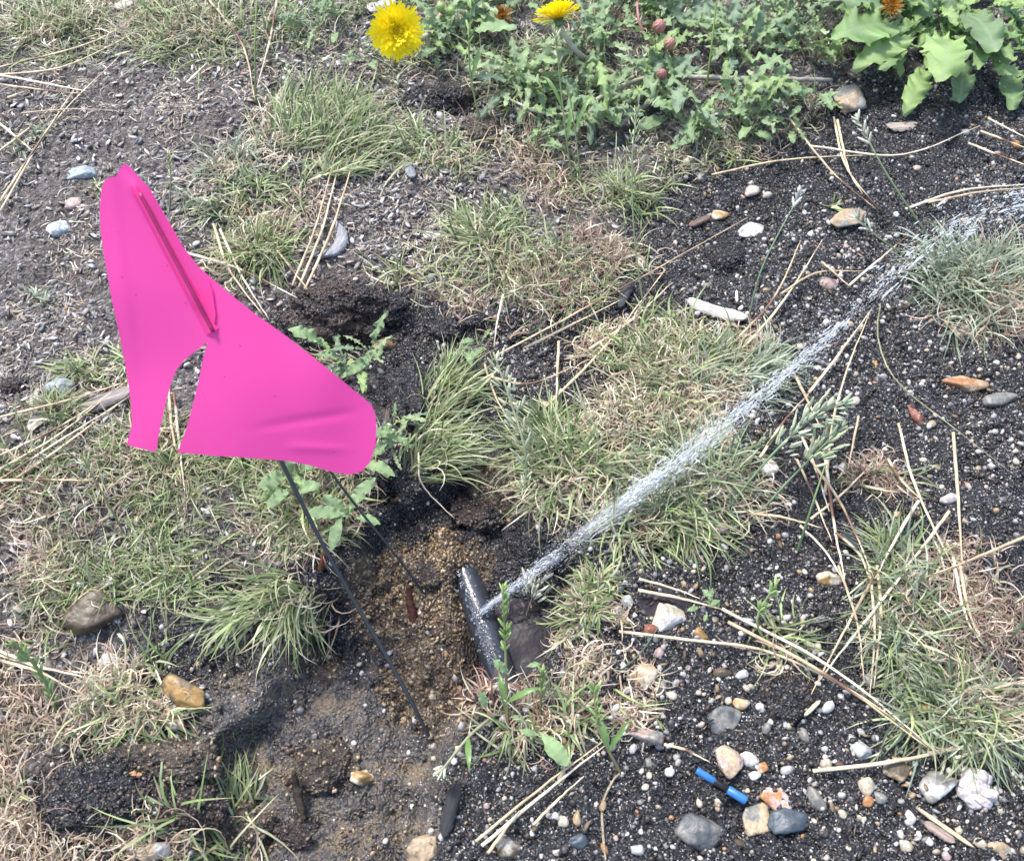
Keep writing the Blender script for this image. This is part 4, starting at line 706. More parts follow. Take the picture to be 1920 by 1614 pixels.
T_('few upright green blades above the small black clods', 765, 520, 38, 30, 70, 25, 3, 5.5, crowns=3, wid=.0013)
T_('yellow green tuft in the centre behind the long slanting needle', 920, 460, 75, 62, 750, 320, 2, 3.8, lean=(-.2, -.1))
T_('reddish dry grass tuft touching the dark soil in the centre', 1050, 500, 78, 62, 200, 1100, 1.6, 3.2, dry=DEAD)
T_('small fresh green tuft under the dandelion leaves', 1165, 380, 55, 34, 330, 90, 1.8, 3.6, crowns=4)
T_('dry olive upper half of the large middle grass patch', 1250, 680, 125, 65, 900, 1300, 1.8, 3.8, crowns=11, green=GREEN + [(.2, .22, .08)])
T_('greyish right side of the middle patch beside the water jet', 1370, 700, 70, 60, 520, 420, 2, 4.0, lean=(.5, -.3), green=BLUE)
T_('tangled straw coloured core of the middle patch', 1215, 790, 95, 50, 380, 1300, 1.6, 3.2, crowns=9)
T_('lower left green tuft of the middle patch hanging over the hollow', 1070, 880, 85, 60, 900, 520, 2, 4.6, lean=(-.15, .1), crowns=8)
T_('grey green grass right below the water jet', 1330, 900, 105, 70, 1050, 620, 2, 4.4, green=GREEN + BLUE, crowns=9)
T_('thin green fringe drooping over the dark hollow edge', 1230, 985, 85, 28, 300, 140, 2.2, 4.4, lean=(0, .5), crowns=6)
T_('wet grey green tuft hit by the spray at the right edge', 1835, 530, 105, 80, 1250, 750, 2, 4.8, green=BLUE, dry=DEAD + DRY, crowns=9, lean=(.1, 0))
T_('small reddish dead tuft alone on the dark gravel', 1638, 890, 55, 32, 35, 330, 1.5, 2.8, dry=DEAD, crowns=3)
T_('green left part of the big tuft at the lower right', 1715, 1150, 62, 90, 850, 260, 2, 4.2, green=GREEN + BLUE, crowns=9)
T_('brown dead curly mass of grass in the big lower right tuft', 1835, 1170, 95, 95, 110, 2400, 1.5, 3.2, dry=DEAD, crowns=14, curl=1.4, el0=.7)
T_('green skirt of grass below the brown dead mass', 1835, 1345, 100, 48, 800, 420, 2, 4.6, green=GREEN + BLUE, lean=(0, .2), crowns=7)
T_('round curly tuft at the right rim of the hollow', 1103, 1140, 46, 40, 330, 330, 1.4, 2.8, crowns=5, curl=1.5)
T_('dry curly tuft left of the cream and tan stone', 1140, 1290, 62, 48, 60, 560, 1.4, 3, dry=DEAD + DRY, crowns=6, curl=1.5)
T_('sprouting tuft with reddish stems below the hollow', 985, 1340, 72, 50, 170, 330, 1.8, 3.6, crowns=6, dry=DRY + [(.24, .09, .06)], wid=.0013)
T_('spiky green tuft leaning right beside the dark upright clod', 800, 800, 50, 75, 620, 90, 2.5, 5, lean=(.55, -.45), crowns=6, wid=.0012)
T_('bright green tuft drooping down left onto black mud', 525, 1125, 72, 34, 430, 140, 2.4, 4.8, lean=(-.45, .45), crowns=7, wid=.0013)
T_('green and straw grass under the left wire of the flag', 560, 960, 75, 52, 480, 340, 1.8, 3.8, crowns=7)
T_('mossy green small weed patch above the flag tail', 185, 695, 50, 28, 320, 130, 1.2, 2.4, crowns=5)
T_('small green patch by the pale curled dead leaf', 115, 780, 48, 26, 260, 90, 1.2, 2.4, crowns=4)
T_('pale curly tuft left of the ochre lump of rock', 240, 1300, 78, 48, 260, 620, 1.8, 3.8, crowns=5, curl=1.3)
T_('green blades sprouting at the bottom left edge of the mud', 405, 1560, 62, 48, 200, 60, 2.5, 5.4, lean=(-.3, -.2), crowns=4, wid=.0013)
T_('thin weed with few blades on the dark gravel', 1445, 1190, 42, 40, 70, 40, 2, 4, crowns=3, wid=.0013)
T_('tiny grey green seedling tuft on dry soil at upper left', 72, 268, 26, 20, 90, 20, .8, 1.8, crowns=3, green=BLUE)
T_('tiny weed left of the flag by the left edge', 50, 572, 26, 18, 60, 20, .8, 1.6, crowns=3, green=BLUE)
T_('sparse seedling blades beside the pale blue grey flake', 172, 350, 16, 16, 30, 5, 1, 2, crowns=2)
T_('single green sprout on dark soil at upper right', 1550, 388, 8, 8, 12, 0, 1, 1.8, crowns=1, wid=.002)
T_('dry straw grass beneath the dandelion leaf edge', 1400, 275, 70, 28, 160, 260, 1.2, 2.8)
T_('green grass behind the dandelion seen from behind', 1000, 130, 110, 70, 420, 160, 2, 5, crowns=8)
T_('little tuft under the soil mound', 610, 655, 40, 26, 170, 90, 1.4, 3.2, crowns=3)
T_('grass blades at the left of the flag tail', 335, 880, 60, 30, 260, 300, 1.8, 3.4)
def carpet(name, polys, n, fr, lab, pools=(GREEN, DRY), hmin=.9, hmax=3.0):
    def f(x, y):
        u, v = pix(x, y); r = 0
        for pl, wt in polys: r = np.maximum(r, wt * sstep(-25, 30, sdpoly(u, v, pl) + fbm2(x, y, 26, 3, 91) * 120))
        return r * (.12 + sstep(-.15, .35, fbm2(x, y, 22, 3, 92)))
    xy = inv_sample(n, f); az = rng.random(n) * 6.28; h = (hmin + (hmax - hmin) * rng.random(n) ** 1.6) * .01; g = rng.random(n) < np.clip(fr + 1.2 * fbm2(xy[:, 0], xy[:, 1], 12, 2, 95), .05, .95)
    cols = np.where(g[:, None], pick(pools[0], n), pick(pools[1], n))
    V, F, C = blades(xy, h, az, rng.uniform(.2, 1.3, n) * (.25 if name == 'dead_thatch' else 1), rng.uniform(.3, 1.6, n), rng.normal(size=n) * np.where(g, .5, 2.2), .0009 * rng.uniform(.5, 1.3, n), cols, K=6)
    return tag(mesh(name, V, F, M_grass, attrs={'col': C}), lab, 'grass', kind='stuff')
carpet('grass', [([(-60, 850), (200, 800), (640, 860), (640, 1060), (330, 1120), (190, 1110), (-60, 1130)], 1), ([(-80, 1250), (120, 1290), (250, 1330), (240, 1380), (80, 1440), (60, 1520), (130, 1700), (-80, 1700)], 1), ([(-60, 1120), (130, 1120), (120, 1240), (-60, 1230)], .35), ([(60, 1560), (330, 1560), (330, 1700), (60, 1700)], .35)], 7600, .36, 'straw and green grass covering the ground at lower left', (GREEN, DRY + DEAD))
carpet('grass', [([(260, -120), (1280, -120), (1280, 120), (760, 150), (700, 120), (280, 110)], 1), ([(-200, -140), (260, -140), (180, 60), (-60, 90)], .8), ([(560, 120), (760, 160), (900, 320), (760, 300)], .25), ([(880, 260), (1250, 200), (1450, 200), (1400, 300), (1250, 340), (950, 330)], .5), ([(780, -60), (1560, -60), (1540, 220), (1300, 280), (800, 130)], .55)], 8500, .7, 'green grass growing among the weeds along the top')
carpet('grass', [([(1000, 330), (1200, 420), (1100, 620), (900, 640), (820, 560)], .5), ([(880, 640), (1060, 800), (1000, 820), (860, 700)], .3), ([(640, 860), (700, 880), (640, 1000), (560, 1050)], .7)], 1500, .4, 'thin scattered grass between the tufts in the centre', (GREEN, DRY + DEAD))
carpet('dead_thatch', [([(-100, 60), (560, 60), (900, 200), (900, 420), (640, 560), (300, 700), (-100, 840)], 1), ([(-60, 840), (300, 900), (250, 1260), (-60, 1300)], .5)], 5200, .03, 'flat dead bits of grass strewn over the dry ground', (DRY, [(.30, .27, .24), (.42, .38, .34), (.5, .44, .36), (.2, .17, .15)]), .3, 1.5)
# ---------------------------------------------------------------- tall stalks with seed heads
def stalk(ctrl, rad, col, label, head=None, hcol=(.30, .34, .18), leaves=(), nm='grass_stalk', grp='tall grass stalks'):
    b = G(ctrl[0][0], ctrl[0][1]); p = [b] + [P(a, c, b[2] + z) for a, c, z in ctrl[1:]]; pts = spline(p, 26); t = thing(nm, b, label, 'grass stalk', grp)
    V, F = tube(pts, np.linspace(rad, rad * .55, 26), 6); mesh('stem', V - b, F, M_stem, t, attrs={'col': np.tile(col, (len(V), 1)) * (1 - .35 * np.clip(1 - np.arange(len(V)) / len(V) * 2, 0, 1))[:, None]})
    if head:
        n, spread, ln, frac = head; tt = 1 - frac * rng.random(n); i = (tt * 25).astype(int); c = pts[i]; T = np.gradient(pts, axis=0)[i]; T /= np.linalg.norm(T, axis=1)[:, None]
        o_ = rng.normal(size=(n, 3)); o_ -= (o_ * T).sum(1)[:, None] * T; o_ /= np.linalg.norm(o_, axis=1)[:, None]; c = c + o_ * spread * (rng.random((n, 1)) * .9 + .1) ; D = T + o_ * .7; D /= np.linalg.norm(D, axis=1)[:, None]
        S = np.cross(D, [0.1, 0, 1.0]); S /= np.linalg.norm(S, axis=1)[:, None]; U = np.cross(S, D); l = ln * rng.uniform(.6, 1.2, n)
        V, F, C = scatter(c + D * l[:, None] * .5, np.stack([l, l * .22, l * .16], -1), np.array(hcol)[None] * rng.uniform(.7, 1.3, (n, 1)), np.stack([D, S, U], -1), ico(2)); mesh('seed_head', V - b, F, M_stem, t, attrs={'col': C})
    for (ft, az, ln, wd) in leaves:
        i = int(ft * 25); q = pts[i]; k = 8; s = np.linspace(0, 1, k); d = np.array([math.cos(az), math.sin(az), 0]); sd = np.array([-d[1], d[0], 0]); cpt = q + d * (s * ln)[:, None] + np.array([0, 0, 1]) * (ln * .5 * np.sin(s * 2.2))[:, None]
        wv = wd * np.sin(np.clip(s * .9 + .12, 0, 1) * math.pi)[:, None] + .0001; V = np.stack([cpt - sd * wv, cpt + np.array([0, 0, -.3]) * wv, cpt + sd * wv], 1).reshape(-1, 3); F = [[3*j+a, 3*j+a+1, 3*j+a+4, 3*j+a+3] for j in range(k-1) for a in (0, 1)]
        mesh('leaf', V - b, F, M_leaf, t, attrs={'col': np.tile((.14, .25, .07), (len(V), 1))})
GS = (.16, .21, .08)
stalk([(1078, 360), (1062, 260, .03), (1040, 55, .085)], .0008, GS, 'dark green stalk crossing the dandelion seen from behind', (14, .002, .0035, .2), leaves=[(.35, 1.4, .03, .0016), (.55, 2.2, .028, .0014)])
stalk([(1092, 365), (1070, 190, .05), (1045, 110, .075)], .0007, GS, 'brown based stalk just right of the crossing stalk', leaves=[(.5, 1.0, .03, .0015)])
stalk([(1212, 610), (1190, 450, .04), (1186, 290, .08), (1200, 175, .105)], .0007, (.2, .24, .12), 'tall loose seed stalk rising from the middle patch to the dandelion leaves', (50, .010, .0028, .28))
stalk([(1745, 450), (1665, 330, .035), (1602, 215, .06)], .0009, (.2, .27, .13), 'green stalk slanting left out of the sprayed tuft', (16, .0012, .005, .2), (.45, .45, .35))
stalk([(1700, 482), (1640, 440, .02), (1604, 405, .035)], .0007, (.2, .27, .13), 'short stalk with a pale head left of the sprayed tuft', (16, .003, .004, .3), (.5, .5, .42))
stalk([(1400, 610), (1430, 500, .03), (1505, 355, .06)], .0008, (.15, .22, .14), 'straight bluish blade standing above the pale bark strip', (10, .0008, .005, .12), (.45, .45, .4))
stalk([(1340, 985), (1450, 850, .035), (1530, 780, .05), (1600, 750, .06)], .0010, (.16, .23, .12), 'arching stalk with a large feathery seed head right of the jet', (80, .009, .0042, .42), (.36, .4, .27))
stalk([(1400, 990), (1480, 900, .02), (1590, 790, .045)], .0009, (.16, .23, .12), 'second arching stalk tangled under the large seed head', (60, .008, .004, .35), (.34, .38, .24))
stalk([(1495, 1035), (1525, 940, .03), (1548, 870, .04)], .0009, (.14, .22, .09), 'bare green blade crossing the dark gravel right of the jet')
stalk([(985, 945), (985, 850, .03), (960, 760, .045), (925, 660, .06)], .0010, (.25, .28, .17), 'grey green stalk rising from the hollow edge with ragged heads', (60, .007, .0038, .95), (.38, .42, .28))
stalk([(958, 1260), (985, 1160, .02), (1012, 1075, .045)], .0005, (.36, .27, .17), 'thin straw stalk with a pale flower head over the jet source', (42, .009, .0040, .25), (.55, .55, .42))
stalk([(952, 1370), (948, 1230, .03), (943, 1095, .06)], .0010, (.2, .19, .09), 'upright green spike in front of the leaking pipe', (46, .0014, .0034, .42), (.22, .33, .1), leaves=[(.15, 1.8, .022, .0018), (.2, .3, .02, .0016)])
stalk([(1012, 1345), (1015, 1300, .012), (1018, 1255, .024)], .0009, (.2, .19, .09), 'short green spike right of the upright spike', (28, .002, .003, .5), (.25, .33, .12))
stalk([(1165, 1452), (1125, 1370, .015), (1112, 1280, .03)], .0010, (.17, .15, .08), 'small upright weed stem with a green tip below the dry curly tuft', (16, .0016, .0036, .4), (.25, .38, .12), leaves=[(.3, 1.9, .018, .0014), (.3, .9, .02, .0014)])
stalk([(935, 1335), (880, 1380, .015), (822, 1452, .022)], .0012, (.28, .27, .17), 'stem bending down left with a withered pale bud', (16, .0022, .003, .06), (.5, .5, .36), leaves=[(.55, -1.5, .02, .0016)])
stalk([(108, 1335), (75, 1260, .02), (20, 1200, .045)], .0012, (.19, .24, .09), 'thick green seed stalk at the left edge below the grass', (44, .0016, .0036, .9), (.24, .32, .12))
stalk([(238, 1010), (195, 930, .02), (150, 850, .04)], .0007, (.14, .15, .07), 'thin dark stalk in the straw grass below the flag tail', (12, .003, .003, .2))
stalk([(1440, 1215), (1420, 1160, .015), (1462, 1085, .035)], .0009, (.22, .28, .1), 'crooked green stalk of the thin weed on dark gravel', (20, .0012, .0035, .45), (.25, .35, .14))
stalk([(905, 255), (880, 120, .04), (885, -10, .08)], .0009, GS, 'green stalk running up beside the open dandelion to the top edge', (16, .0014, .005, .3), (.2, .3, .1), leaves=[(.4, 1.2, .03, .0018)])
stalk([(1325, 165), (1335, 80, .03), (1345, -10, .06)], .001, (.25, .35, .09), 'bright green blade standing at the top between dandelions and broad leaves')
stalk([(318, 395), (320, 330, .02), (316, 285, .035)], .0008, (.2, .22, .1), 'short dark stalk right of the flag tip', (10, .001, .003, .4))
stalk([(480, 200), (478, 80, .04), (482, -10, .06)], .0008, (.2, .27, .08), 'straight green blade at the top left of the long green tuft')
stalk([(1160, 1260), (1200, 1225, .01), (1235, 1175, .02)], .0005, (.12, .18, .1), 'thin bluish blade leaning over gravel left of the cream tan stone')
# ---------------------------------------------------------------- dandelion leaves
def leaf_mesh(seed, lobes, depth, wid, wave=.05, back=.10, name='leaf_shape', colr=(.12, .19, .075)):
    r_ = np.random.default_rng(seed); n, m = 70, 13; t = np.linspace(0, 1, n); env = wid * np.sin(np.clip(t, 0, 1) ** 1.35 * math.pi * .93 + .10) ** .9 * (.35 + .75 * t ** .8); env = np.maximum(env, .012)
    ph = r_.random() * .6; saws = []
    for sd in (0, 1):
        x = t * lobes + ph + sd * .3 + .12 * np.sin(t * 9 + sd + seed); fr = x - np.floor(x); saw = np.where(fr < .72, 1 - fr / .72 * 1.0, (fr - .72) / .28); amp = r_.uniform(.7, 1.2, 40)[np.floor(x).astype(int) % 40]
        saws.append(np.clip(1 - depth * (1 - saw * amp) * sstep(1.0, .82, t), .12, 1.2))
    V, C = [], []; y = np.linspace(-1, 1, m)
    for i in range(n):
        for j in range(m):
            w_ = env[i] * saws[0 if y[j] < 0 else 1][i]; yy = y[j]; X = t[i] - back * abs(yy) ** 1.5 * w_ / wid * .5; Y = w_ * yy
            Z = .16 * math.sin(t[i] * 2.6) - .10 * t[i] ** 2 + .10 * abs(Y) ** 1 + wave * math.sin(t[i] * 22 + seed + (2 if yy > 0 else 0)) * abs(yy) ** 1.5 * .6 + wave * .4 * math.sin(t[i] * 47 + seed * 3) * yy * yy
            V.append([X, Y, Z]); rib = math.exp(-(Y / .013) ** 2) * (1 - .6 * t[i]); vein = .25 * max(0, math.sin((t[i] * 3 - abs(Y)) * 26)) ** 10; f = min(1, rib * .8 + vein); C.append([colr[k] * (1 - f) + (.30, .36, .22)[k] * f for k in range(3)])
    F = [[i*m+j, (i+1)*m+j, (i+1)*m+j+1, i*m+j+1] for i in range(n - 1) for j in range(m - 1)]; C = np.array(C); V = np.array(V); C *= (1 + .35 * fbm2(V[:, 0] * 5, V[:, 1] * 5, 1, 3, seed))[:, None]
    return mesh(name, V, F, M_leaf, attrs={'col': C}, link=False)
NARROW = [leaf_mesh(s, 5 + s % 4, .58, .12 + .02 * (s % 3), wave=.06, colr=[(.22, .32, .15), (.28, .40, .14), (.19, .27, .16), (.31, .40, .20)][s % 4]) for s in range(9)]
BROAD = [leaf_mesh(20 + s, 9 + s % 4, .22, .20 + .03 * (s % 2), wave=.07, back=.22, colr=[(.19, .31, .10), (.27, .40, .13), (.15, .24, .10)][s % 3]) for s in range(5)]
TINY = [leaf_mesh(40 + s, 3, .2, .2, colr=(.26, .38, .17)) for s in range(3)]
def rosette(name, px, py, label, n, lmin, lmax, pool_, a0=0, a1=6.283, pitch=(.05, .7), lift=.004, grp='dandelion plants', cat='dandelion plant', jit=8):
    b = G(px, py); t = thing(name, b, label, cat, grp)
    for k in range(n):
        me = random.choice(pool_); o = bpy.data.objects.new('leaf', me); COL.objects.link(o); o.parent = t; l = random.uniform(lmin, lmax) * .01
        az = a0 + (a1 - a0) * (k + random.random()) / n; pt = random.uniform(*pitch); s = mmpx(px, py) * jit
        o.scale = (l, l * random.uniform(.8, 1.2), l * random.uniform(.6, 1.5)); o.rotation_euler = (random.gauss(0, .35), -pt, az); o.location = (random.gauss(0, 1) * s, random.gauss(0, 1) * s, lift + random.uniform(0, .01))
    return t
def dleaf(t, px0, py0, px1, py1, z0, z1, pool_, wide=1.0, roll=0.0):     # one leaf from base to tip
    a = P(px0, py0, z0); b = P(px1, py1, z1); d = b - a; l = np.linalg.norm(d); o = bpy.data.objects.new('leaf', random.choice(pool_)); COL.objects.link(o); o.parent = t
    o.location = a - np.array(t.location); o.scale = (l, l * wide, l * .8); o.rotation_euler = (roll, -math.asin(d[2] / l), math.atan2(d[1], d[0])); return o
ROS = [(830, 95, 'grey green dandelion rosette right below the open flower', 15, 2.2, 4.2), (900, 40, 'dense dandelion leaves round the withered orange flower', 15, 2.2, 4.0), (980, 175, 'dandelion leaves below and left of the flower seen from behind', 16, 2.4, 4.6),
 (1100, 100, 'dandelion rosette under the pink curved stem', 15, 2.4, 4.6), (1110, 230, 'dandelion leaves spreading toward the small fresh tuft', 15, 2.2, 4.4), (1230, 180, 'dark dandelion rosette around the lowest red bud', 17, 2.4, 4.8), (1260, 60, 'dandelion rosette with the two upper red buds', 16, 2.2, 4.4),
 (1370, 110, 'grey green dandelion leaves left of the broad leaves', 16, 2.4, 4.6), (1400, 215, 'dandelion leaves reaching down over the dark soil', 14, 2.2, 4.2), (1290, 260, 'dandelion leaves at the lower edge by a long needle', 13, 2.0, 3.8), (1440, 40, 'small leaved weed at the top beside the broad leaves', 14, 2.0, 4.0),
 (1180, 20, 'dandelion rosette at the top edge above the pink stem', 14, 2.2, 4.2), (1020, 270, 'small dandelion below the pale curved leaf', 10, 1.6, 3.0), (1495, 95, 'grey green dandelion touching the broad leaves at their left edge', 14, 2.2, 4.2), (1540, 25, 'grey green dandelion at the top beside the broad leaves', 14, 2.2, 4.0), (600, 50, 'small green rosette left of the open dandelion', 10, 1.8, 3.2), (700, 130, 'few weedy leaves left under the open dandelion', 6, 1.2, 2.2)]
for (a, b, lab, n, l0, l1) in ROS: rosette('dandelion_plant', a, b, lab, int(n * 1.9), l0 * .95, l1 * 1.15, NARROW + TINY[:1], jit=22, pitch=(.05, .8))
big = rosette('dandelion_plant', 1740, 62, 'broad pale green dandelion plant in the upper right corner', 26, 3.0, 5.2, BROAD, pitch=(.15, .9), jit=26)
rosette('dandelion_plant', 1632, 45, 'broad leaved dandelion left of the withered orange flower at the top', 20, 2.2, 3.8, BROAD, pitch=(.2, .9), jit=18)
rosette('dandelion_plant', 1895, 95, 'broad leaved dandelion cut by the right edge of the view', 22, 2.4, 4.0, BROAD, pitch=(.2, .9), jit=20)
rosette('dandelion_plant', 1815, -10, 'broad leaved dandelion half outside the top edge at the right', 24, 2.6, 4.4, BROAD, pitch=(.2, .9), jit=24)
z0 = .02
for (a, b, c, d, w_, zz) in [(1690, 40, 1545, -5, 1.1, .05), (1700, 60, 1560, 70, 1.2, .045), (1720, 70, 1600, 128, 1.0, .03), (1745, 60, 1725, -30, 1.2, .06), (1760, 70, 1768, 150, 1.1, .05), (1790, 100, 1800, 192, 1.05, .014), (1735, 120, 1695, 215, .9, .012), (1820, 80, 1905, 112, 1.0, .04), (1880, 130, 1900, 205, 1.2, .014), (1850, 20, 1925, -10, 1.2, .05), (1800, 30, 1870, 95, 1.1, .05), (1700, 95, 1650, 130, 1.2, .03), (1930, 90, 1830, 60, 1.0, .045), (1930, 150, 1860, 130, 1.1, .03)]:
    dleaf(big, a, b, c, d, z0 if zz > .02 else .008, zz, BROAD, w_ * .95, random.uniform(-.3, .3))
for k in range(34):
    u, v = random.uniform(1570, 1915), random.uniform(-10, 95); a = random.uniform(-.4, 3.5); l = random.uniform(45, 85); zb = random.uniform(.008, .028)
    dleaf(big, u, v, u + l * math.cos(a), v + l * .8 * math.sin(a), zb, zb + random.uniform(-.004, .016), BROAD, random.uniform(.75, 1.1), random.uniform(-.4, .4))
rosette('weed', 1510, 205, 'small star shaped weed on dark soil left of the lumpy tan stone', 6, 1.6, 2.6, TINY, grp='small weeds', cat='weed')
for a in [(1475, 255), ]: rosette('weed', a[0], a[1], 'lone grey green weed below the dandelion leaves at upper right', 5, 1.2, 2.2, TINY, grp='small weeds', cat='weed')
rosette('weed', 1410, 262, 'weed with pointed pale leaves at the end of the long needle', 5, 1.8, 2.8, TINY, grp='small weeds', cat='weed')
rosette('weed', 672, 700, 'leafy green weed between the flag edge and the dark upright clod', 18, 1.6, 3.4, NARROW + TINY, grp='small weeds', cat='weed', jit=26, pitch=(.1, .9))
rosette('weed', 745, 835, 'curly pale green weed under the dark upright clod', 14, 1.2, 2.4, NARROW + TINY, grp='small weeds', cat='weed', jit=22, pitch=(.1, .8))
rosette('weed', 685, 885, 'broad green leaves just under the lower flag corner', 5, 1.6, 2.8, TINY, grp='small weeds', cat='weed')
rosette('weed', 545, 915, 'bushy light green weed under the flag behind its wire', 12, 1.6, 3.0, TINY + NARROW[:2], grp='small weeds', cat='weed', jit=16, pitch=(.2, .9))
rosette('weed', 655, 985, 'weed with drooping leaves between the two wires', 7, 1.6, 3.2, TINY, grp='small weeds', cat='weed', pitch=(.1, .8))
rosette('weed', 885, 670, 'grey weed right of the small black clods', 8, 1.2, 2.4, NARROW + TINY, grp='small weeds', cat='weed', jit=16)
rosette('weed', 1318, 1150, 'tiny green weed between small puddle and thin weed', 6, .6, 1.2, TINY, grp='small weeds', cat='weed')
w_ = rosette('weed', 985, 1360, 'sprout with rounded leaves below the hollow', 2, 1.0, 1.6, TINY, grp='small weeds', cat='weed')
for (a, b, c, d, z0_, z1_) in [(1010, 1370, 1065, 1435, .006, .012), (985, 1250, 1012, 1244, .03, .032), (912, 1330, 900, 1295, .01, .02), (955, 1265, 925, 1238, .02, .03)]: dleaf(w_, a, b, c, d, z0_, z1_, TINY, 1.2)
# ---------------------------------------------------------------- dandelion flowers
def florets(n, R0, R1, elev0, elev1, wd, seed):
    r_ = np.random.default_rng(seed); V, F, C = [], [], []
    for k in range(n):
        q = (k + .5) / n; a = k * 2.39996; ln = R0 + (R1 - R0) * math.sqrt(q) * r_.uniform(.9, 1.08); e = elev0 + (elev1 - elev0) * q + r_.normal() * .1; w1 = wd * r_.uniform(.8, 1.2); b = len(V); seg = 6; rad = .0022 * math.sqrt(q)
        for i in range(seg + 1):
            s = i / seg; el = e + .35 * (1 - s) - .25 * s; d = ln * s; x = rad + d * math.cos(e) ; z = d * math.sin(e) + .12 * d * (1 - s); wv = w1 * (.45 + .75 * s) * (.8 if i == seg else 1)
            for sg in (-1, 0, 1): V.append([x * math.cos(a) - sg * wv * math.sin(a), x * math.sin(a) + sg * wv * math.cos(a), z + (0 if sg else -.00018)]); g = .55 + .45 * s; C.append([.95, .68 + .12 * s, .012] if s > .25 else [.92, .56, .01])
        for i in range(seg):
            for j in (0, 1): F.append([b + 3*i+j, b + 3*i+j+1, b + 3*i+j+4, b + 3*i+j+3])
        tp = b + 3 * seg; i0 = len(V); p = np.array(V[tp + 1]); dr = np.array([math.cos(a), math.sin(a), .1]) * ln * .06
        for c_ in (tp, tp + 1, tp + 2): V.append(list(np.array(V[c_]) * .6 + p * .4 + dr)); C.append([.95, .70, .02])
        F.append([tp, tp + 1, i0]); F.append([tp + 1, tp + 2, i0 + 2])
    dv_, df_ = ico(3); i0 = len(V); V += [[x * R1 * .22, y * R1 * .22, R1 * .22 + z * R1 * .10 + .0006 * math.sin(x * 40) * math.sin(y * 40)] for x, y, z in dv_]; C += [[.95, .58, .01]] * len(dv_); F += [list(f + i0) for f in df_]
    return np.array(V), F, np.array(C)
def flower(hx, hy, z, normal, rad, stemctrl, label, seed, full=True, petal=1.0):
    petal = petal if full else np.array([.62, .30, .9]) * petal * .95
    b = G(stemctrl[0][0], stemctrl[0][1]); hd = P(hx, hy, z); t = thing('dandelion_flower', b, label, 'dandelion flower', 'dandelion flowers'); N_ = Vector(normal).normalized(); q = N_.to_track_quat('Z', 'Y')
    V, F, C = florets(165 if full else 70, rad * .35, rad, 1.35, .08 if full else .0, rad * .055, seed); o = mesh('petals', V, F, M_petal, t, attrs={'col': C * petal}); o.location = hd - b; o.rotation_mode = 'QUATERNION'; o.rotation_quaternion = q
    pr = [(-.006, .0012), (-.0055, .0026), (-.003, .0036), (0, .0034), (.001, .001)]; k = 14; V = []; 
    for zz, r in pr: V += [[r * math.cos(a_), r * math.sin(a_), zz] for a_ in np.arange(k) / k * 6.283]
    F = [[i*k+j, i*k+(j+1)%k, (i+1)*k+(j+1)%k, (i+1)*k+j] for i in range(4) for j in range(k)]; nb_ = len(V); 
    for j in range(14): # pointed bracts lying under the petals and turned back
        a_ = j / 14 * 6.283; s_ = -1 if j % 2 else 1; u_ = np.array([math.cos(a_), math.sin(a_), 0]); w2_ = np.array([-math.sin(a_), math.cos(a_), 0]) * .0009; i0 = len(V)
        for f in (0, .5, 1): c_ = u_ * (.003 + .0085 * f) + np.array([0, 0, -.0015 + (.0004 if s_ > 0 else -.004 * f)]); V += [list(c_ - w2_ * (1 - f * .9)), list(c_ + w2_ * (1 - f * .9))]
        F += [[i0, i0+1, i0+3, i0+2], [i0+2, i0+3, i0+5, i0+4]]
    o = mesh('calyx', np.array(V), F, M_stem, t, attrs={'col': np.tile((.10, .15, .05), (len(V), 1))}); o.location = hd - b; o.rotation_mode = 'QUATERNION'; o.rotation_quaternion = q
    pts = spline([b] + [P(a, c, zz) for a, c, zz in stemctrl[1:]] + [hd - np.array(N_) * .006], 24); V, F = tube(pts, np.linspace(.0024, .0019, 24), 12); V = V
    cs = np.repeat(np.array([[.36, .26, .2]]) * (1 - np.linspace(0, 1, 24))[:, None] + np.array([[.40, .38, .26]]) * np.linspace(0, 1, 24)[:, None], 12, axis=0); mesh('stem', V - b, F, M_stem, t, attrs={'col': np.vstack([cs, cs[:2]])}); return t
tc_ = CAM - P(743, 57, .05); tc_ /= np.linalg.norm(tc_)
flower(743, 57, .048, tc_ + np.array([.05, -.12, 0]), .0205, [(836, 15), (815, 45, .02), (788, 72, .036)], 'fully open yellow dandelion facing the camera', 5)
flower(1047, 36, .050, (-.15, .75, .60), .0185, [(1170, 150), (1120, 122, .014), (1082, 98, .028)], 'yellow dandelion seen from behind on a pinkish curved stem', 9)
flower(942, 30, .022, (-.2, -.3, 1), .008, [(950, 50), (945, 45, .01), (943, 40, .012)], 'small withered orange brown dandelion between the two yellow ones', 12, False, .42)
flower(1672, 12, .050, (-.2, -.5, 1), .008, [(1700, 50), (1690, 40, .02), (1680, 25, .035)], 'withered orange dandelion among the broad leaves at the top', 13, False, .55)
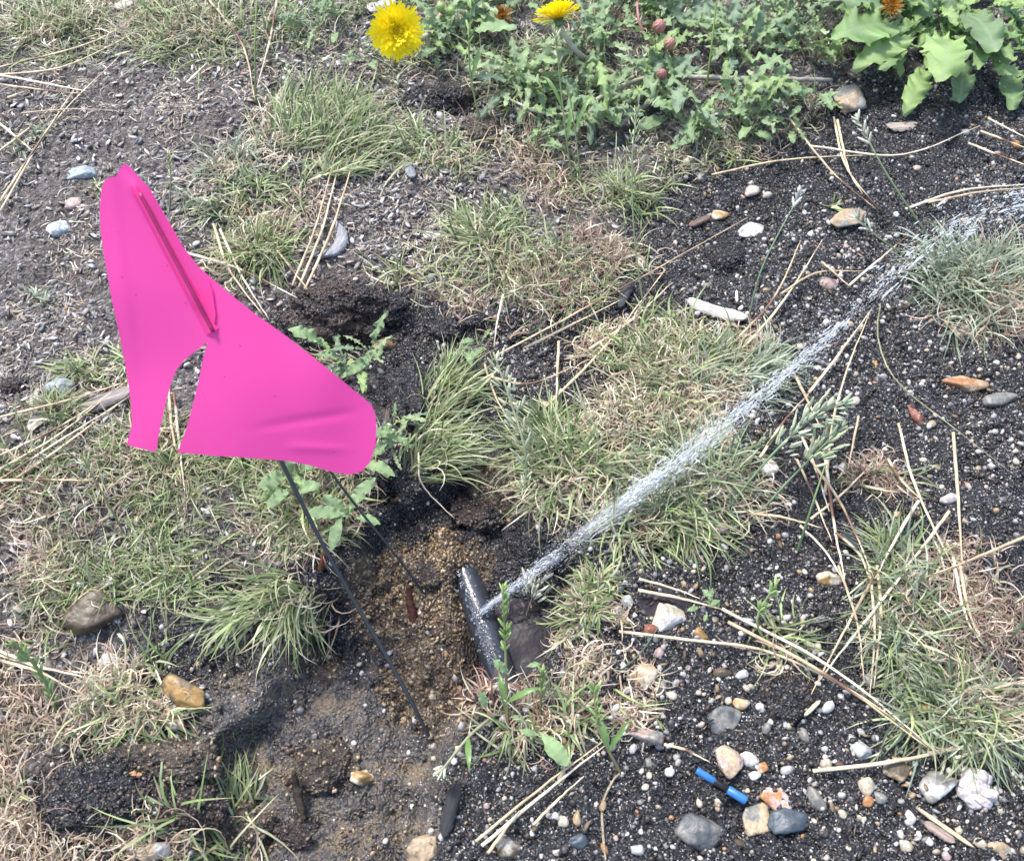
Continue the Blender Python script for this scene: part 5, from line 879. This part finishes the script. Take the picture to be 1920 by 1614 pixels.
def bud(px, py, z, r, col, ctrl, label, scol):
    b = G(ctrl[0][0], ctrl[0][1]); c = P(px, py, z); t = thing('dandelion_bud', b, label, 'dandelion bud', 'closed dandelion buds'); V, F = ico(4); lat = V[:, 2]; rr = r * (1 - .22 * np.clip(lat, 0, 1) ** 2) * (1 + .05 * np.cos(np.arctan2(V[:, 1], V[:, 0]) * 9))
    V = V * rr[:, None] * np.array([.85, .85, 1.15]); f = sstep(.3, -.9, lat)[:, None]; C = np.array(col) * (1 - f) + np.array((.12, .17, .06)) * f; o = mesh('bud_head', V, F, M_stem, t, attrs={'col': C}); o.location = c - b; o.rotation_euler = (.5, .2, 0)
    pts = spline([b] + [P(a, d, e) for a, d, e in ctrl[1:]] + [c - np.array([0, 0, r])], 16); V, F = tube(pts, .0013, 10); mesh('stem', V - b, F, M_stem, t, attrs={'col': np.tile(scol, (len(V), 1))})
bud(1236, 50, .035, .0062, (.36, .15, .13), [(1250, 90), (1238, 70, .015)], 'round reddish bud, upper of the red ones left of the bright blade', (.2, .12, .08)); bud(1256, 82, .032, .0055, (.36, .18, .13), [(1262, 110), (1258, 98, .015)], 'reddish bud just below the upper red bud', (.2, .12, .08))
bud(1241, 139, .028, .0046, (.30, .12, .10), [(1235, 165), (1240, 152, .01)], 'smallest dark red bud, lowest of the three red ones', (.2, .14, .08)); bud(826, 14, .035, .0042, (.25, .36, .1), [(845, 40), (835, 28, .015)], 'green bud at the top right of the open dandelion', (.25, .3, .12)); bud(846, 22, .032, .0042, (.22, .34, .1), [(856, 50), (850, 38, .015)], 'second green bud touching the stem of the open dandelion', (.25, .3, .12))
stick([(1250, 95, .004), (1215, 78, .022), (1198, 40, .03), (1195, 5, .034)], [.0014, .0013, .0012, .0011], (.30, .13, .13), 'fallen_stalk', 'bare purple curved stem left of the red buds', 'stalk', mat=M_stem)
stick([(1050, 215, .008), (1120, 212, .01), (1200, 218, .01)], [.0016, .0018, .0016], (.34, .36, .22), 'fallen_stalk', 'pale flat stem crossing the dandelion leaves', 'stalk', mat=M_stem)
stick([(1105, 195, .012), (1160, 165, .016), (1222, 142, .014)], [.0018, .002, .0018], (.42, .38, .27), 'fallen_stalk', 'thick straw coloured stem running up to the lowest red bud', 'stalk', mat=M_stem)
stick([(1160, 235, .008), (1200, 205, .012), (1245, 175, .012)], [.002, .0022, .0018], (.36, .33, .25), 'fallen_stalk', 'dull straw stem below the thick straw coloured stem', 'stalk', mat=M_stem)
stick([(1290, 145, .006), (1420, 148, .008), (1560, 150, .005)], [.002, .0022, .0016], (.30, .28, .24), 'fallen_stalk', 'long grey stem lying across the leaves toward the right', 'stalk', mat=M_stem)
stick([(940, 180, .01), (1010, 210, .014), (1060, 217, .01)], [.0008, .0012, .001], (.42, .46, .34), 'fallen_stalk', 'pale leaf rib curving under the flower seen from behind', 'stalk', mat=M_stem)
resolve_labels()
